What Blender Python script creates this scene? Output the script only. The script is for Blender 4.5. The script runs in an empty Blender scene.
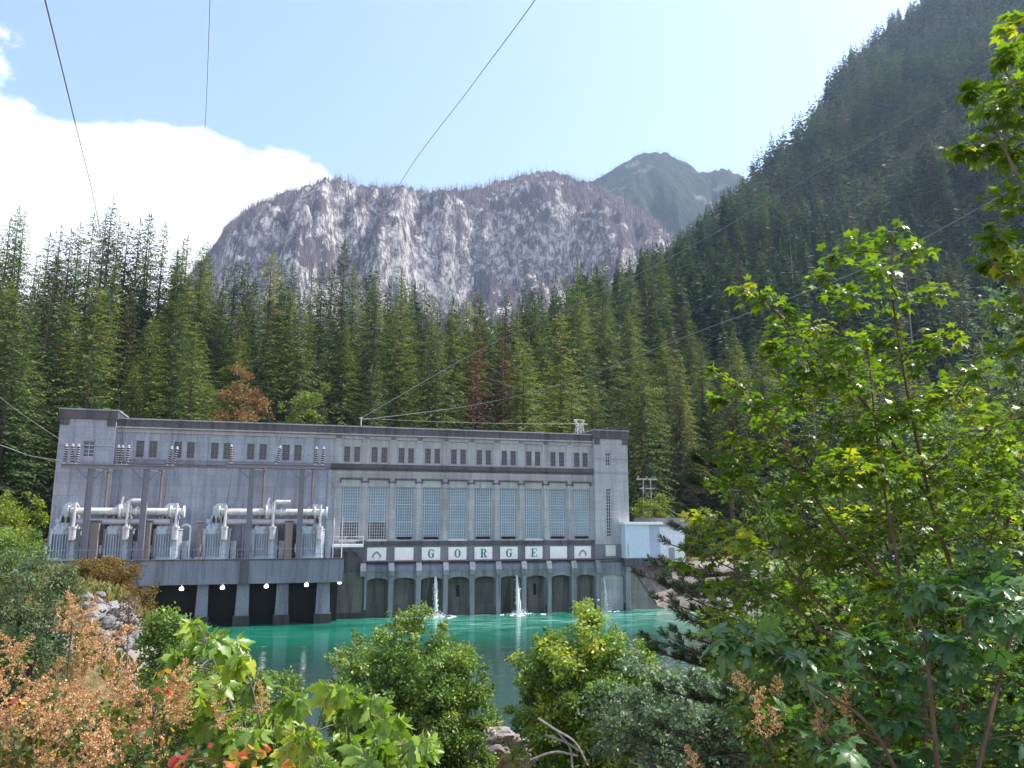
import bpy, math, random
import numpy as np
from mathutils import Vector, Matrix, Quaternion

random.seed(7)
RS = np.random.RandomState(11)
SC = bpy.context.scene
COL = SC.collection
R = math.radians

# ------------------------------------------------------------------ camera
F = 788.0
CZ = 13.0
PA = math.atan(143.0 / F)
cam = bpy.data.cameras.new('camera')
cam.sensor_width = 36.0
cam.lens = F * 36.0 / 1024.0
cam.clip_start = 0.05
cam.clip_end = 20000
cam_o = bpy.data.objects.new('camera', cam)
COL.objects.link(cam_o)
cam_o.location = (0, 0, CZ)
cam_o.rotation_euler = (math.pi / 2 + PA, 0, 0)
SC.camera = cam_o


def ray(px, py):
    u = (px - 512.0) / F
    v = (384.0 - py) / F
    return Vector((u, math.cos(PA) - v * math.sin(PA), math.sin(PA) + v * math.cos(PA)))


def at(px, py, Y):
    d = ray(px, py)
    return Vector((0, 0, CZ)) + d * (Y / d.y)


def at_z(px, py, z):
    d = ray(px, py)
    return Vector((0, 0, CZ)) + d * ((z - CZ) / d.z)


def to_px(p):
    x, y, z = p[0], p[1], p[2] - CZ
    dep = y * math.cos(PA) + z * math.sin(PA)
    up = -y * math.sin(PA) + z * math.cos(PA)
    return 512 + F * x / dep, 384 - F * up / dep, dep


# ------------------------------------------------------------------ tagging
def tag(o, label=None, cat=None, group=None, kind=None):
    if label:
        o['label'] = label
    if cat:
        o['category'] = cat
    if group:
        o['group'] = group
    if kind:
        o['kind'] = kind
    return o


def empty(name, loc=(0, 0, 0), rz=0.0, label=None, cat=None, group=None):
    o = bpy.data.objects.new(name, None)
    COL.objects.link(o)
    o.location = loc
    o.rotation_euler = (0, 0, rz)
    o.empty_display_size = 0.2
    return tag(o, label, cat, group)


def link(name, me, parent=None):
    o = bpy.data.objects.new(name, me)
    COL.objects.link(o)
    if parent is not None:
        o.parent = parent
    return o


def copy_tree(o, parent=None):
    c = o.copy()
    COL.objects.link(c)
    if parent is not None:
        c.parent = parent
        c.matrix_parent_inverse = o.matrix_parent_inverse.copy()
    for ch in list(o.children):
        copy_tree(ch, c)
    return c


# ------------------------------------------------------------------ mesh builder
class MB:
    def __init__(self):
        self.v = []
        self.f = []

    def add(self, vs, fs):
        b = len(self.v)
        self.v.extend([tuple(p) for p in vs])
        self.f.extend([tuple(i + b for i in f) for f in fs])

    def box(self, x0, x1, y0, y1, z0, z1):
        x0, x1 = min(x0, x1), max(x0, x1)
        y0, y1 = min(y0, y1), max(y0, y1)
        z0, z1 = min(z0, z1), max(z0, z1)
        self.add([(x0, y0, z0), (x1, y0, z0), (x1, y1, z0), (x0, y1, z0),
                  (x0, y0, z1), (x1, y0, z1), (x1, y1, z1), (x0, y1, z1)],
                 [(0, 3, 2, 1), (4, 5, 6, 7), (0, 1, 5, 4), (1, 2, 6, 5), (2, 3, 7, 6), (3, 0, 4, 7)])

    def quad(self, a, b, c, d):
        self.add([a, b, c, d], [(0, 1, 2, 3)])

    def prism(self, pts, off):
        """planar polygon pts extruded by vector off"""
        n = len(pts)
        off = Vector(off)
        vs = [Vector(p) for p in pts] + [Vector(p) + off for p in pts]
        fs = [tuple(range(n)), tuple(range(2 * n - 1, n - 1, -1))]
        for i in range(n):
            j = (i + 1) % n
            fs.append((j, i, n + i, n + j))
        self.add(vs, fs)

    def tube(self, pts, rad, n=6, caps=True):
        pts = [Vector(p) for p in pts]
        if not hasattr(rad, '__len__'):
            rad = [rad] * len(pts)
        prev = None
        rings = []
        for i, p in enumerate(pts):
            a = pts[max(0, i - 1)]
            b = pts[min(len(pts) - 1, i + 1)]
            t = (b - a)
            t = t.normalized() if t.length > 1e-9 else Vector((0, 0, 1))
            if prev is None:
                x = t.orthogonal().normalized()
            else:
                x = prev - t * prev.dot(t)
                x = x.normalized() if x.length > 1e-6 else t.orthogonal().normalized()
            prev = x
            y = t.cross(x)
            rings.append([p + (x * math.cos(2 * math.pi * k / n) + y * math.sin(2 * math.pi * k / n)) * rad[i] for k in range(n)])
        vs = [q for r_ in rings for q in r_]
        fs = []
        for i in range(len(rings) - 1):
            for k in range(n):
                k2 = (k + 1) % n
                fs.append((i * n + k, i * n + k2, (i + 1) * n + k2, (i + 1) * n + k))
        if caps:
            fs.append(tuple(range(n - 1, -1, -1)))
            fs.append(tuple(len(vs) - n + k for k in range(n)))
        self.add(vs, fs)

    def lathe(self, base, prof, n=12, axis=(0, 0, 1)):
        """prof: list of (r, h) along axis from base"""
        ax = Vector(axis).normalized()
        self.tube([Vector(base) + ax * h for r_, h in prof], [max(r_, 1e-4) for r_, h in prof], n)

    def mesh(self, name, mat, smooth=False):
        me = bpy.data.meshes.new(name)
        me.from_pydata(self.v, [], self.f)
        if mat is not None:
            me.materials.append(mat)
        if smooth:
            me.polygons.foreach_set('use_smooth', np.ones(len(me.polygons), dtype=bool))
        me.update()
        return me

    def build(self, name, mat, parent=None, smooth=False):
        return link(name, self.mesh(name, mat, smooth), parent)


def np_mesh(name, verts, faces, mat, rnd=None, smooth=False):
    """verts (N,3), faces (M,k) all same k; rnd per-vertex float attribute"""
    verts = np.asarray(verts, dtype=np.float32)
    faces = np.asarray(faces, dtype=np.int32)
    me = bpy.data.meshes.new(name)
    me.vertices.add(len(verts))
    me.vertices.foreach_set('co', verts.ravel())
    k = faces.shape[1]
    me.loops.add(faces.size)
    me.loops.foreach_set('vertex_index', faces.ravel())
    me.polygons.add(len(faces))
    me.polygons.foreach_set('loop_start', np.arange(0, faces.size, k, dtype=np.int32))
    if smooth:
        me.polygons.foreach_set('use_smooth', np.ones(len(faces), dtype=bool))
    if mat is not None:
        me.materials.append(mat)
    me.update(calc_edges=True)
    if rnd is not None:
        a = me.attributes.new('rnd', 'FLOAT', 'POINT')
        a.data.foreach_set('value', np.asarray(rnd, dtype=np.float32))
    return me


# ------------------------------------------------------------------ numpy noise
def _hash(ix, iy, seed):
    h = (ix.astype(np.int64) * 374761393 + iy.astype(np.int64) * 668265263 + seed * 1442695041) & 0xffffffff
    h = ((h ^ (h >> 13)) * 1274126177) & 0xffffffff
    return ((h ^ (h >> 16)) & 0xffff) / 65535.0


def vnoise(x, y, seed=0):
    ix = np.floor(x)
    iy = np.floor(y)
    fx = x - ix
    fy = y - iy
    fx = fx * fx * (3 - 2 * fx)
    fy = fy * fy * (3 - 2 * fy)
    a = _hash(ix, iy, seed)
    b = _hash(ix + 1, iy, seed)
    c = _hash(ix, iy + 1, seed)
    d = _hash(ix + 1, iy + 1, seed)
    return (a * (1 - fx) + b * fx) * (1 - fy) + (c * (1 - fx) + d * fx) * fy


def fbm(x, y, seed=0, oct=4):
    s = 0
    amp = 0.5
    for i in range(oct):
        s = s + amp * vnoise(x * 2 ** i + 17.3 * i, y * 2 ** i - 9.1 * i, seed + i)
        amp *= 0.5
    return s


# ------------------------------------------------------------------ materials
def newmat(name):
    m = bpy.data.materials.new(name)
    m.use_nodes = True
    nt = m.node_tree
    nt.nodes.clear()
    out = nt.nodes.new('ShaderNodeOutputMaterial')
    return m, nt, out


def N(nt, t, **kw):
    n = nt.nodes.new(t)
    for k, v in kw.items():
        if k.startswith('i_'):
            key = k[2:]
            key = int(key) if key.isdigit() else key.replace('_', ' ')
            n.inputs[key].default_value = v
        else:
            setattr(n, k, v)
    return n


def ramp(nt, src, stops):
    r_ = nt.nodes.new('ShaderNodeValToRGB')
    el = r_.color_ramp.elements
    while len(el) < len(stops):
        el.new(0.5)
    for e, (p, c) in zip(el, stops):
        e.position = p
        e.color = (c[0], c[1], c[2], 1) if hasattr(c, '__len__') else (c, c, c, 1)
    nt.links.new(src, r_.inputs[0])
    return r_.outputs[0]


def noise(nt, vec, scale, detail=5, rough=0.6, dist=0.0):
    n = N(nt, 'ShaderNodeTexNoise')
    n.inputs['Scale'].default_value = scale
    n.inputs['Detail'].default_value = detail
    n.inputs['Roughness'].default_value = rough
    n.inputs['Distortion'].default_value = dist
    if vec is not None:
        nt.links.new(vec, n.inputs['Vector'])
    return n.outputs['Fac']


def mapping(nt, vec, scale=(1, 1, 1), rot=(0, 0, 0)):
    m = N(nt, 'ShaderNodeMapping')
    m.inputs['Scale'].default_value = scale
    m.inputs['Rotation'].default_value = rot
    nt.links.new(vec, m.inputs['Vector'])
    return m.outputs[0]


def mixc(nt, fac, a, b, mode='MIX'):
    m = N(nt, 'ShaderNodeMix', data_type='RGBA', blend_type=mode)
    for s, i in ((fac, 0), (a, 6), (b, 7)):
        if hasattr(s, 'links') or hasattr(s, 'is_linked'):
            nt.links.new(s, m.inputs[i])
        else:
            m.inputs[i].default_value = s if i == 0 else (s[0], s[1], s[2], 1)
    return m.outputs[2]


def mathn(nt, op, a, b=None, c=None, clamp=False):
    m = N(nt, 'ShaderNodeMath', operation=op, use_clamp=clamp)
    for i, s in enumerate((a, b, c)):
        if s is None:
            continue
        if hasattr(s, 'is_linked'):
            nt.links.new(s, m.inputs[i])
        else:
            m.inputs[i].default_value = s
    return m.outputs[0]


def bsdf(nt, out, color, rough=0.8, metal=0.0, bump=None, bstr=0.3, bdist=0.05, spec=0.3):
    b = N(nt, 'ShaderNodeBsdfPrincipled')
    if hasattr(color, 'is_linked'):
        nt.links.new(color, b.inputs['Base Color'])
    else:
        b.inputs['Base Color'].default_value = (color[0], color[1], color[2], 1)
    if hasattr(rough, 'is_linked'):
        nt.links.new(rough, b.inputs['Roughness'])
    else:
        b.inputs['Roughness'].default_value = rough
    b.inputs['Metallic'].default_value = metal
    b.inputs['Specular IOR Level'].default_value = spec
    if bump is not None:
        bn = N(nt, 'ShaderNodeBump')
        bn.inputs['Strength'].default_value = bstr
        bn.inputs['Distance'].default_value = bdist
        nt.links.new(bump, bn.inputs['Height'])
        nt.links.new(bn.outputs[0], b.inputs['Normal'])
    nt.links.new(b.outputs[0], out.inputs['Surface'])
    return b


def m_concrete(name, base, stain, st_amt=0.6, boards=True, pos='Object'):
    m, nt, out = newmat(name)
    tc = N(nt, 'ShaderNodeTexCoord')
    v = tc.outputs[pos]
    big = noise(nt, mapping(nt, v, (0.12, 0.12, 0.12)), 1.0, 6, 0.65)
    streak = noise(nt, mapping(nt, v, (1.1, 1.1, 0.07)), 1.0, 5, 0.65, 0.4)
    fine = noise(nt, v, 4.0, 6, 0.7)
    a = ramp(nt, big, [(0.35, 0.0), (0.68, 1.0)])
    s = ramp(nt, streak, [(0.46, 0.0), (0.64, 1.0)])
    light = [min(1, c * 1.30) for c in base]
    c = mixc(nt, a, base, light)
    c = mixc(nt, mathn(nt, 'MULTIPLY', s, st_amt), c, stain)
    rust = noise(nt, mapping(nt, v, (1.7, 1.7, 0.06)), 1.0, 4, 0.6, 0.3)
    c = mixc(nt, ramp(nt, rust, [(0.60, 0.0), (0.72, 0.38)]), c, (base[0] * 0.62, base[1] * 0.46, base[2] * 0.34))
    lime = noise(nt, mapping(nt, v, (2.3, 2.3, 0.12)), 1.3, 4, 0.6, 0.3)
    c = mixc(nt, ramp(nt, lime, [(0.62, 0.0), (0.74, 0.35)]), c, [min(1, x * 1.8) for x in base])
    f = ramp(nt, fine, [(0.3, 0.78), (0.7, 1.12)])
    c = mixc(nt, 1.0, c, f, 'MULTIPLY')
    if boards:
        wv = N(nt, 'ShaderNodeTexWave', wave_type='BANDS', bands_direction='Z', wave_profile='SAW')
        wv.inputs['Scale'].default_value = 0.33
        wv.inputs['Distortion'].default_value = 0.25
        nt.links.new(v, wv.inputs['Vector'])
        l = ramp(nt, wv.outputs['Fac'], [(0.0, 0.70), (0.05, 1.0), (0.8, 0.96), (1.0, 1.04)])
        patch = N(nt, 'ShaderNodeTexBrick')
        patch.inputs['Scale'].default_value = 0.16
        patch.inputs['Mortar Size'].default_value = 0.004
        patch.inputs['Color1'].default_value = (0.88, 0.88, 0.90, 1)
        patch.inputs['Color2'].default_value = (1.08, 1.07, 1.05, 1)
        patch.inputs['Mortar'].default_value = (0.7, 0.7, 0.72, 1)
        nt.links.new(mapping(nt, v, (1, 1, 1), (math.pi / 2, 0, 0)), patch.inputs['Vector'])
        c = mixc(nt, 0.8, c, patch.outputs['Color'], 'MULTIPLY')
        c = mixc(nt, 1.0, c, l, 'MULTIPLY')
    bsdf(nt, out, c, 0.9, bump=fine, bstr=0.25, bdist=0.06, spec=0.2)
    return m


def m_plain(name, col, rough=0.6, metal=0.0, var=0.15, scale=1.5, spec=0.4):
    m, nt, out = newmat(name)
    tc = N(nt, 'ShaderNodeTexCoord')
    n1 = noise(nt, tc.outputs['Object'], scale, 6, 0.65)
    lo = [c * (1 - var) for c in col]
    hi = [min(1, c * (1 + var)) for c in col]
    c = ramp(nt, n1, [(0.3, lo), (0.7, hi)])
    bsdf(nt, out, c, rough, metal, bump=n1, bstr=0.08, bdist=0.02, spec=spec)
    return m


def m_leaf(name, stops, trans=0.4, rough=0.45, spec=0.4, tint=(1.25, 1.3, 0.55), objvar=0.0):
    """two-sided leaf: per-leaf random colour from attribute rnd"""
    m, nt, out = newmat(name)
    at_ = N(nt, 'ShaderNodeAttribute', attribute_name='rnd')
    fac = at_.outputs['Fac']
    if objvar:
        oi = N(nt, 'ShaderNodeObjectInfo')
        fac = mathn(nt, 'ADD', fac, mathn(nt, 'MULTIPLY', mathn(nt, 'SUBTRACT', oi.outputs['Random'], 0.5), objvar), clamp=True)
    c = ramp(nt, fac, stops)
    b = N(nt, 'ShaderNodeBsdfPrincipled')
    nt.links.new(c, b.inputs['Base Color'])
    b.inputs['Roughness'].default_value = rough
    b.inputs['Specular IOR Level'].default_value = spec
    t = N(nt, 'ShaderNodeBsdfTranslucent')
    tcol = mixc(nt, 1.0, c, tint, 'MULTIPLY')
    nt.links.new(tcol, t.inputs['Color'])
    mx = N(nt, 'ShaderNodeMixShader')
    mx.inputs[0].default_value = trans
    nt.links.new(b.outputs[0], mx.inputs[1])
    nt.links.new(t.outputs[0], mx.inputs[2])
    nt.links.new(mx.outputs[0], out.inputs['Surface'])
    return m


def m_bark(name, col, rough=0.9):
    m, nt, out = newmat(name)
    tc = N(nt, 'ShaderNodeTexCoord')
    v = mapping(nt, tc.outputs['Object'], (6, 6, 1.2))
    n1 = noise(nt, v, 1.5, 6, 0.7)
    c = ramp(nt, n1, [(0.3, [x * 0.55 for x in col]), (0.7, [min(1, x * 1.3) for x in col])])
    bsdf(nt, out, c, rough, bump=n1, bstr=0.5, bdist=0.03, spec=0.2)
    return m


# ------------------------------------------------------------------ light, sky, view
SUN_AZ, SUN_EL = 73.0, 54.0
sd = bpy.data.lights.new('sun', 'SUN')
sd.energy = 5.0
sd.angle = R(0.53)
sd.color = (1.0, 0.95, 0.87)
so = bpy.data.objects.new('sun', sd)
COL.objects.link(so)
dirv = Vector((math.sin(R(SUN_AZ)) * math.cos(R(SUN_EL)), math.cos(R(SUN_AZ)) * math.cos(R(SUN_EL)), math.sin(R(SUN_EL))))
so.rotation_euler = dirv.to_track_quat('Z', 'Y').to_euler()
so.location = dirv * 500

wd = bpy.data.worlds.new('World')
SC.world = wd
wd.use_nodes = True
nt = wd.node_tree
nt.nodes.clear()
wout = nt.nodes.new('ShaderNodeOutputWorld')
sky = N(nt, 'ShaderNodeTexSky', sky_type='NISHITA')
sky.sun_disc = False
sky.sun_elevation = R(SUN_EL)
sky.sun_rotation = R(SUN_AZ)
sky.altitude = 200
sky.air_density = 1.3
sky.dust_density = 1.8
sky.ozone_density = 1.0
bg1 = N(nt, 'ShaderNodeBackground')
SKY_STRENGTH = 0.145
bg1.inputs['Strength'].default_value = SKY_STRENGTH
nt.links.new(sky.outputs[0], bg1.inputs['Color'])
tc = N(nt, 'ShaderNodeTexCoord')
sx = N(nt, 'ShaderNodeSeparateXYZ')
nt.links.new(tc.outputs['Generated'], sx.inputs[0])
az = mathn(nt, 'ARCTAN2', sx.outputs[0], sx.outputs[1])
el = mathn(nt, 'ARCSINE', sx.outputs[2])
dvec = tc.outputs['Generated']
cn = noise(nt, mapping(nt, dvec, (1, 1, 1.6)), 7.0, 8, 0.58)
cn2 = noise(nt, mapping(nt, dvec, (1, 1, 2.2)), 1.7, 4, 0.5)
# a cumulus bank: its top as a height over the compass
fc = N(nt, 'ShaderNodeFloatCurve')
edge = [(-60, 0), (0, 105), (40, 112), (120, 118), (200, 132), (260, 147), (300, 158), (328, 176), (352, 215), (400, 330), (520, 480)]
pts = [(0.0, 0.40)]
for px, py in edge:
    d = ray(px, py).normalized()
    a_, e_ = math.atan2(d.x, d.y), math.asin(d.z)
    pts.append(((a_ + math.pi) / (2 * math.pi), max(0.0, e_)))
pts += [(0.56, 0.0), (0.62, 0.05), (0.75, 0.3), (0.9, 0.25), (1.0, 0.40)]
cur = fc.mapping.curves[0]
while len(cur.points) < len(pts):
    cur.points.new(0.5, 0.5)
for p_, q in zip(cur.points, sorted(pts)):
    p_.location = q
    p_.handle_type = 'VECTOR'
fc.mapping.update()
nt.links.new(mathn(nt, 'DIVIDE', mathn(nt, 'ADD', az, math.pi), 2 * math.pi), fc.inputs['Value'])
h = mathn(nt, 'SUBTRACT', fc.outputs[0], el)
h = mathn(nt, 'ADD', h, mathn(nt, 'MULTIPLY', mathn(nt, 'SUBTRACT', cn, 0.5), 0.11))
cmask = N(nt, 'ShaderNodeMapRange', interpolation_type='SMOOTHSTEP')
cmask.inputs['From Min'].default_value = -0.004
cmask.inputs['From Max'].default_value = 0.012
nt.links.new(h, cmask.inputs['Value'])
wisp = N(nt, 'ShaderNodeMapRange', interpolation_type='SMOOTHSTEP')
wisp.inputs['From Min'].default_value = 0.63
wisp.inputs['From Max'].default_value = 0.80
wisp.inputs['To Max'].default_value = 0.75
nt.links.new(mathn(nt, 'ADD', mathn(nt, 'MULTIPLY', cn2, 0.7), mathn(nt, 'MULTIPLY', cn, 0.3)), wisp.inputs['Value'])
# a second cumulus at the upper left corner
pd_ = ray(-62, 20).normalized()
dp_ = N(nt, 'ShaderNodeVectorMath', operation='DOT_PRODUCT')
nt.links.new(dvec, dp_.inputs[0])
dp_.inputs[1].default_value = pd_
ang = mathn(nt, 'ARCCOSINE', dp_.outputs['Value'])
cn3 = noise(nt, mapping(nt, dvec, (1, 1, 1.3)), 13.0, 8, 0.6)
a2 = mathn(nt, 'ADD', mathn(nt, 'SUBTRACT', 0.056, ang), mathn(nt, 'MULTIPLY', mathn(nt, 'SUBTRACT', cn3, 0.5), 0.16))
c2m = N(nt, 'ShaderNodeMapRange', interpolation_type='SMOOTHSTEP')
c2m.inputs['From Min'].default_value = -0.006
c2m.inputs['From Max'].default_value = 0.02
nt.links.new(a2, c2m.inputs['Value'])
tot = mathn(nt, 'MAXIMUM', mathn(nt, 'MAXIMUM', cmask.outputs[0], c2m.outputs[0]), wisp.outputs[0])
bg2 = N(nt, 'ShaderNodeBackground')
shade = ramp(nt, cn, [(0.3, (0.90, 0.93, 1.0)), (0.6, (1.0, 1.0, 1.0))])
nt.links.new(shade, bg2.inputs['Color'])
bg2.inputs['Strength'].default_value = 1.15
mxs = N(nt, 'ShaderNodeMixShader')
nt.links.new(tot, mxs.inputs[0])
nt.links.new(bg1.outputs[0], mxs.inputs[1])
nt.links.new(bg2.outputs[0], mxs.inputs[2])
nt.links.new(mxs.outputs[0], wout.inputs['Surface'])

SC.view_settings.view_transform = 'Standard'
SC.view_settings.look = 'None'
SC.view_settings.gamma = 1
SC.view_settings.exposure = 0.9
SC.render.engine = 'CYCLES'
SC.cycles.use_denoising = True
SC.cycles.max_bounces = 7
SC.cycles.diffuse_bounces = 4
SC.cycles.transmission_bounces = 4
SC.cycles.volume_bounces = 0
SC.cycles.caustics_reflective = False
SC.cycles.caustics_refractive = False
# ------------------------------------------------------------------ building frame and terrain
SLOPE = 0.29
FY0 = 126.0
EYAW = math.atan(SLOPE)
EV = Vector((math.cos(EYAW), math.sin(EYAW), 0))
NV = Vector((math.sin(EYAW), -math.cos(EYAW), 0))


def hit_front(px, py, d=0.0):
    """pixel ray against the vertical plane d metres in front of the facade -> world point"""
    r_ = ray(px, py)
    # (p - P).NV = d  with P=(0,FY0,0)
    P = Vector((0, FY0, 0))
    c = Vector((0, 0, CZ))
    t = (d - (c - P).dot(NV)) / r_.dot(NV)
    return c + r_ * t


P0 = hit_front(62, 440)
P0.z = 0


def S(px, py, d=0.0):
    return (hit_front(px, py, d) - P0).dot(EV)


def Zf(px, py, d=0.0):
    return hit_front(px, py, d).z


RIVER = [(-12, 46), (-19, 60), (-33, 80), (-42, 96), (-52, 104), (-66, 107.5), (24, 133.5), (33, 121), (48, 104), (80, 92), (160, 84), (400, 70), (400, 30), (160, 47), (60, 45), (30, 43), (15, 42), (0, 43)]


def seg_sd(X, Y, poly):
    X = np.asarray(X, float)
    Y = np.asarray(Y, float)
    dmin = np.full(X.shape, 1e9)
    inside = np.zeros(X.shape, bool)
    n = len(poly)
    for i in range(n):
        x1, y1 = poly[i]
        x2, y2 = poly[(i + 1) % n]
        ex, ey = x2 - x1, y2 - y1
        t = np.clip(((X - x1) * ex + (Y - y1) * ey) / (ex * ex + ey * ey), 0, 1)
        dmin = np.minimum(dmin, np.hypot(X - x1 - t * ex, Y - y1 - t * ey))
        c = ((y1 > Y) != (y2 > Y)) & (X < (x2 - x1) * (Y - y1) / (y2 - y1 + 1e-12) + x1)
        inside ^= c
    return np.where(inside, -dmin, dmin)


def sstep(a, b, x):
    t = np.clip((x - a) / (b - a), 0, 1)
    return t * t * (3 - 2 * t)


def ridge_x(Y):
    return np.where(Y < 750, 21 + (Y - 350) * 0.55, 241 + (Y - 750) * 1.1)


def hill_q(X, Y):
    return (Y - FY0 - SLOPE * X) * math.cos(EYAW)


def ground_h(X, Y):
    X = np.asarray(X, float)
    Y = np.asarray(Y, float)
    d = seg_sd(X, Y, RIVER)
    near = sstep(62, 48, Y + 0.5 * np.abs(np.minimum(X + 8, 0)))
    left = (1 - near) * sstep(-5, -25, X - 0 * Y)
    right = 1 - near - left
    slope = 0.285 * near + 0.95 * left + 0.75 * right
    plat = 11.4 * near + 8.3 * left + 7.2 * right
    h = np.minimum(plat, np.maximum(d, 0) * slope)
    h = np.where(d < 0, np.maximum(-2.5, d * 0.8), h)
    n = fbm(X * 0.35, Y * 0.35, 3, 4) - 0.47
    h = h + n * np.where(d > -2, 0.8, 0.2) * sstep(0.0, 3.0, np.hypot(X, Y) - 4)
    q = hill_q(X, Y)
    h1 = 0.42 * np.clip(q - 24, 0, 112) - 0.35 * np.clip(q - 140, 0, 90)
    Yc = np.minimum(Y, 1250)
    h2 = 0.6 * (Yc - 205) + 0.66 * np.maximum(0, X - 250) - 0.9 * np.maximum(0, ridge_x(Yc) - X)
    h2 = np.where(Y > 1250, h2 - 0.5 * (Y - 1250), h2)
    hh = np.maximum(np.maximum(h1, h2), 0)
    hh = hh * (1 + 0.30 * (fbm(X * 0.012, Y * 0.012, 9, 4) - 0.47)) + sstep(5, 60, hh) * 8 * (fbm(X * 0.05, Y * 0.05, 21, 3) - 0.45)
    # behind the camera the roadside rises gently
    return h + np.where(q > 10, hh, 0)


def gh(x, y):
    return float(ground_h(np.array([x]), np.array([y]))[0])


def axis(parts):
    out = []
    for a, b, st in parts:
        out.extend(list(np.arange(a, b, st)))
    out.append(parts[-1][1])
    return np.array(out)


def m_ground():
    m, nt, out = newmat('ground_cover')
    tc = N(nt, 'ShaderNodeTexCoord')
    v = tc.outputs['Object']
    z = N(nt, 'ShaderNodeAttribute', attribute_name='rnd').outputs['Fac']
    n1 = noise(nt, v, 0.25, 7, 0.65)
    n2 = noise(nt, v, 2.2, 7, 0.7)
    forest = ramp(nt, n1, [(0.3, (0.020, 0.022, 0.010)), (0.5, (0.045, 0.042, 0.018)), (0.7, (0.07, 0.06, 0.032))])
    soil = ramp(nt, n2, [(0.3, (0.06, 0.055, 0.025)), (0.5, (0.16, 0.13, 0.06)), (0.7, (0.26, 0.20, 0.11))])
    vor = N(nt, 'ShaderNodeTexVoronoi')
    vor.inputs['Scale'].default_value = 1.6
    nt.links.new(v, vor.inputs['Vector'])
    grav = mixc(nt, 0.55, ramp(nt, n2, [(0.3, (0.16, 0.13, 0.12)), (0.7, (0.42, 0.36, 0.34))]), ramp(nt, vor.outputs['Color'], [(0.0, (0.12, 0.11, 0.10)), (1.0, (0.45, 0.40, 0.38))]))
    zz = mathn(nt, 'ADD', z, mathn(nt, 'MULTIPLY', mathn(nt, 'SUBTRACT', n1, 0.5), 0.5))
    a = ramp(nt, zz, [(0.25, 0.0), (0.45, 1.0)])
    b = ramp(nt, zz, [(0.6, 0.0), (0.78, 1.0)])
    c = mixc(nt, a, forest, soil)
    c = mixc(nt, b, c, grav)
    bsdf(nt, out, c, 0.95, bump=n2, bstr=0.6, bdist=0.3, spec=0.1)
    return m


xs = axis([(-6000, -1000, 500), (-1000, -240, 40), (-240, -90, 6), (-90, 90, 1.6), (90, 240, 5), (240, 1200, 24), (1200, 6000, 400)])
ys = axis([(-6000, -400, 700), (-400, -40, 30), (-40, 135, 1.6), (135, 400, 5), (400, 1500, 22), (1500, 8000, 500)])
GX, GY = np.meshgrid(xs, ys)
GZ = ground_h(GX, GY)
sdg = seg_sd(GX, GY, RIVER)
q_ = hill_q(GX, GY)
zone = np.where(q_ > 22, 0.1, 0.45)
zone = np.where((sdg < 9) & (GX < -10) & (GY > 45), 0.85, zone)
zone = np.where((sdg < 15) & (GX > 20) & (GY > 75), 0.8, zone)
zone = np.where(sdg < 0.5, 0.7, zone)
nx, ny = len(xs), len(ys)
idx = np.arange(nx * ny).reshape(ny, nx)
fc_ = np.stack([idx[:-1, :-1], idx[:-1, 1:], idx[1:, 1:], idx[1:, :-1]], -1).reshape(-1, 4)
gme = np_mesh('ground', np.stack([GX, GY, GZ], -1).reshape(-1, 3), fc_, m_ground(), zone.ravel(), smooth=True)
tag(link('ground', gme), kind='structure')

# ------------------------------------------------------------------ river
JETS = [(435, 609), (516.5, 606), (603, 603)]


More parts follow.
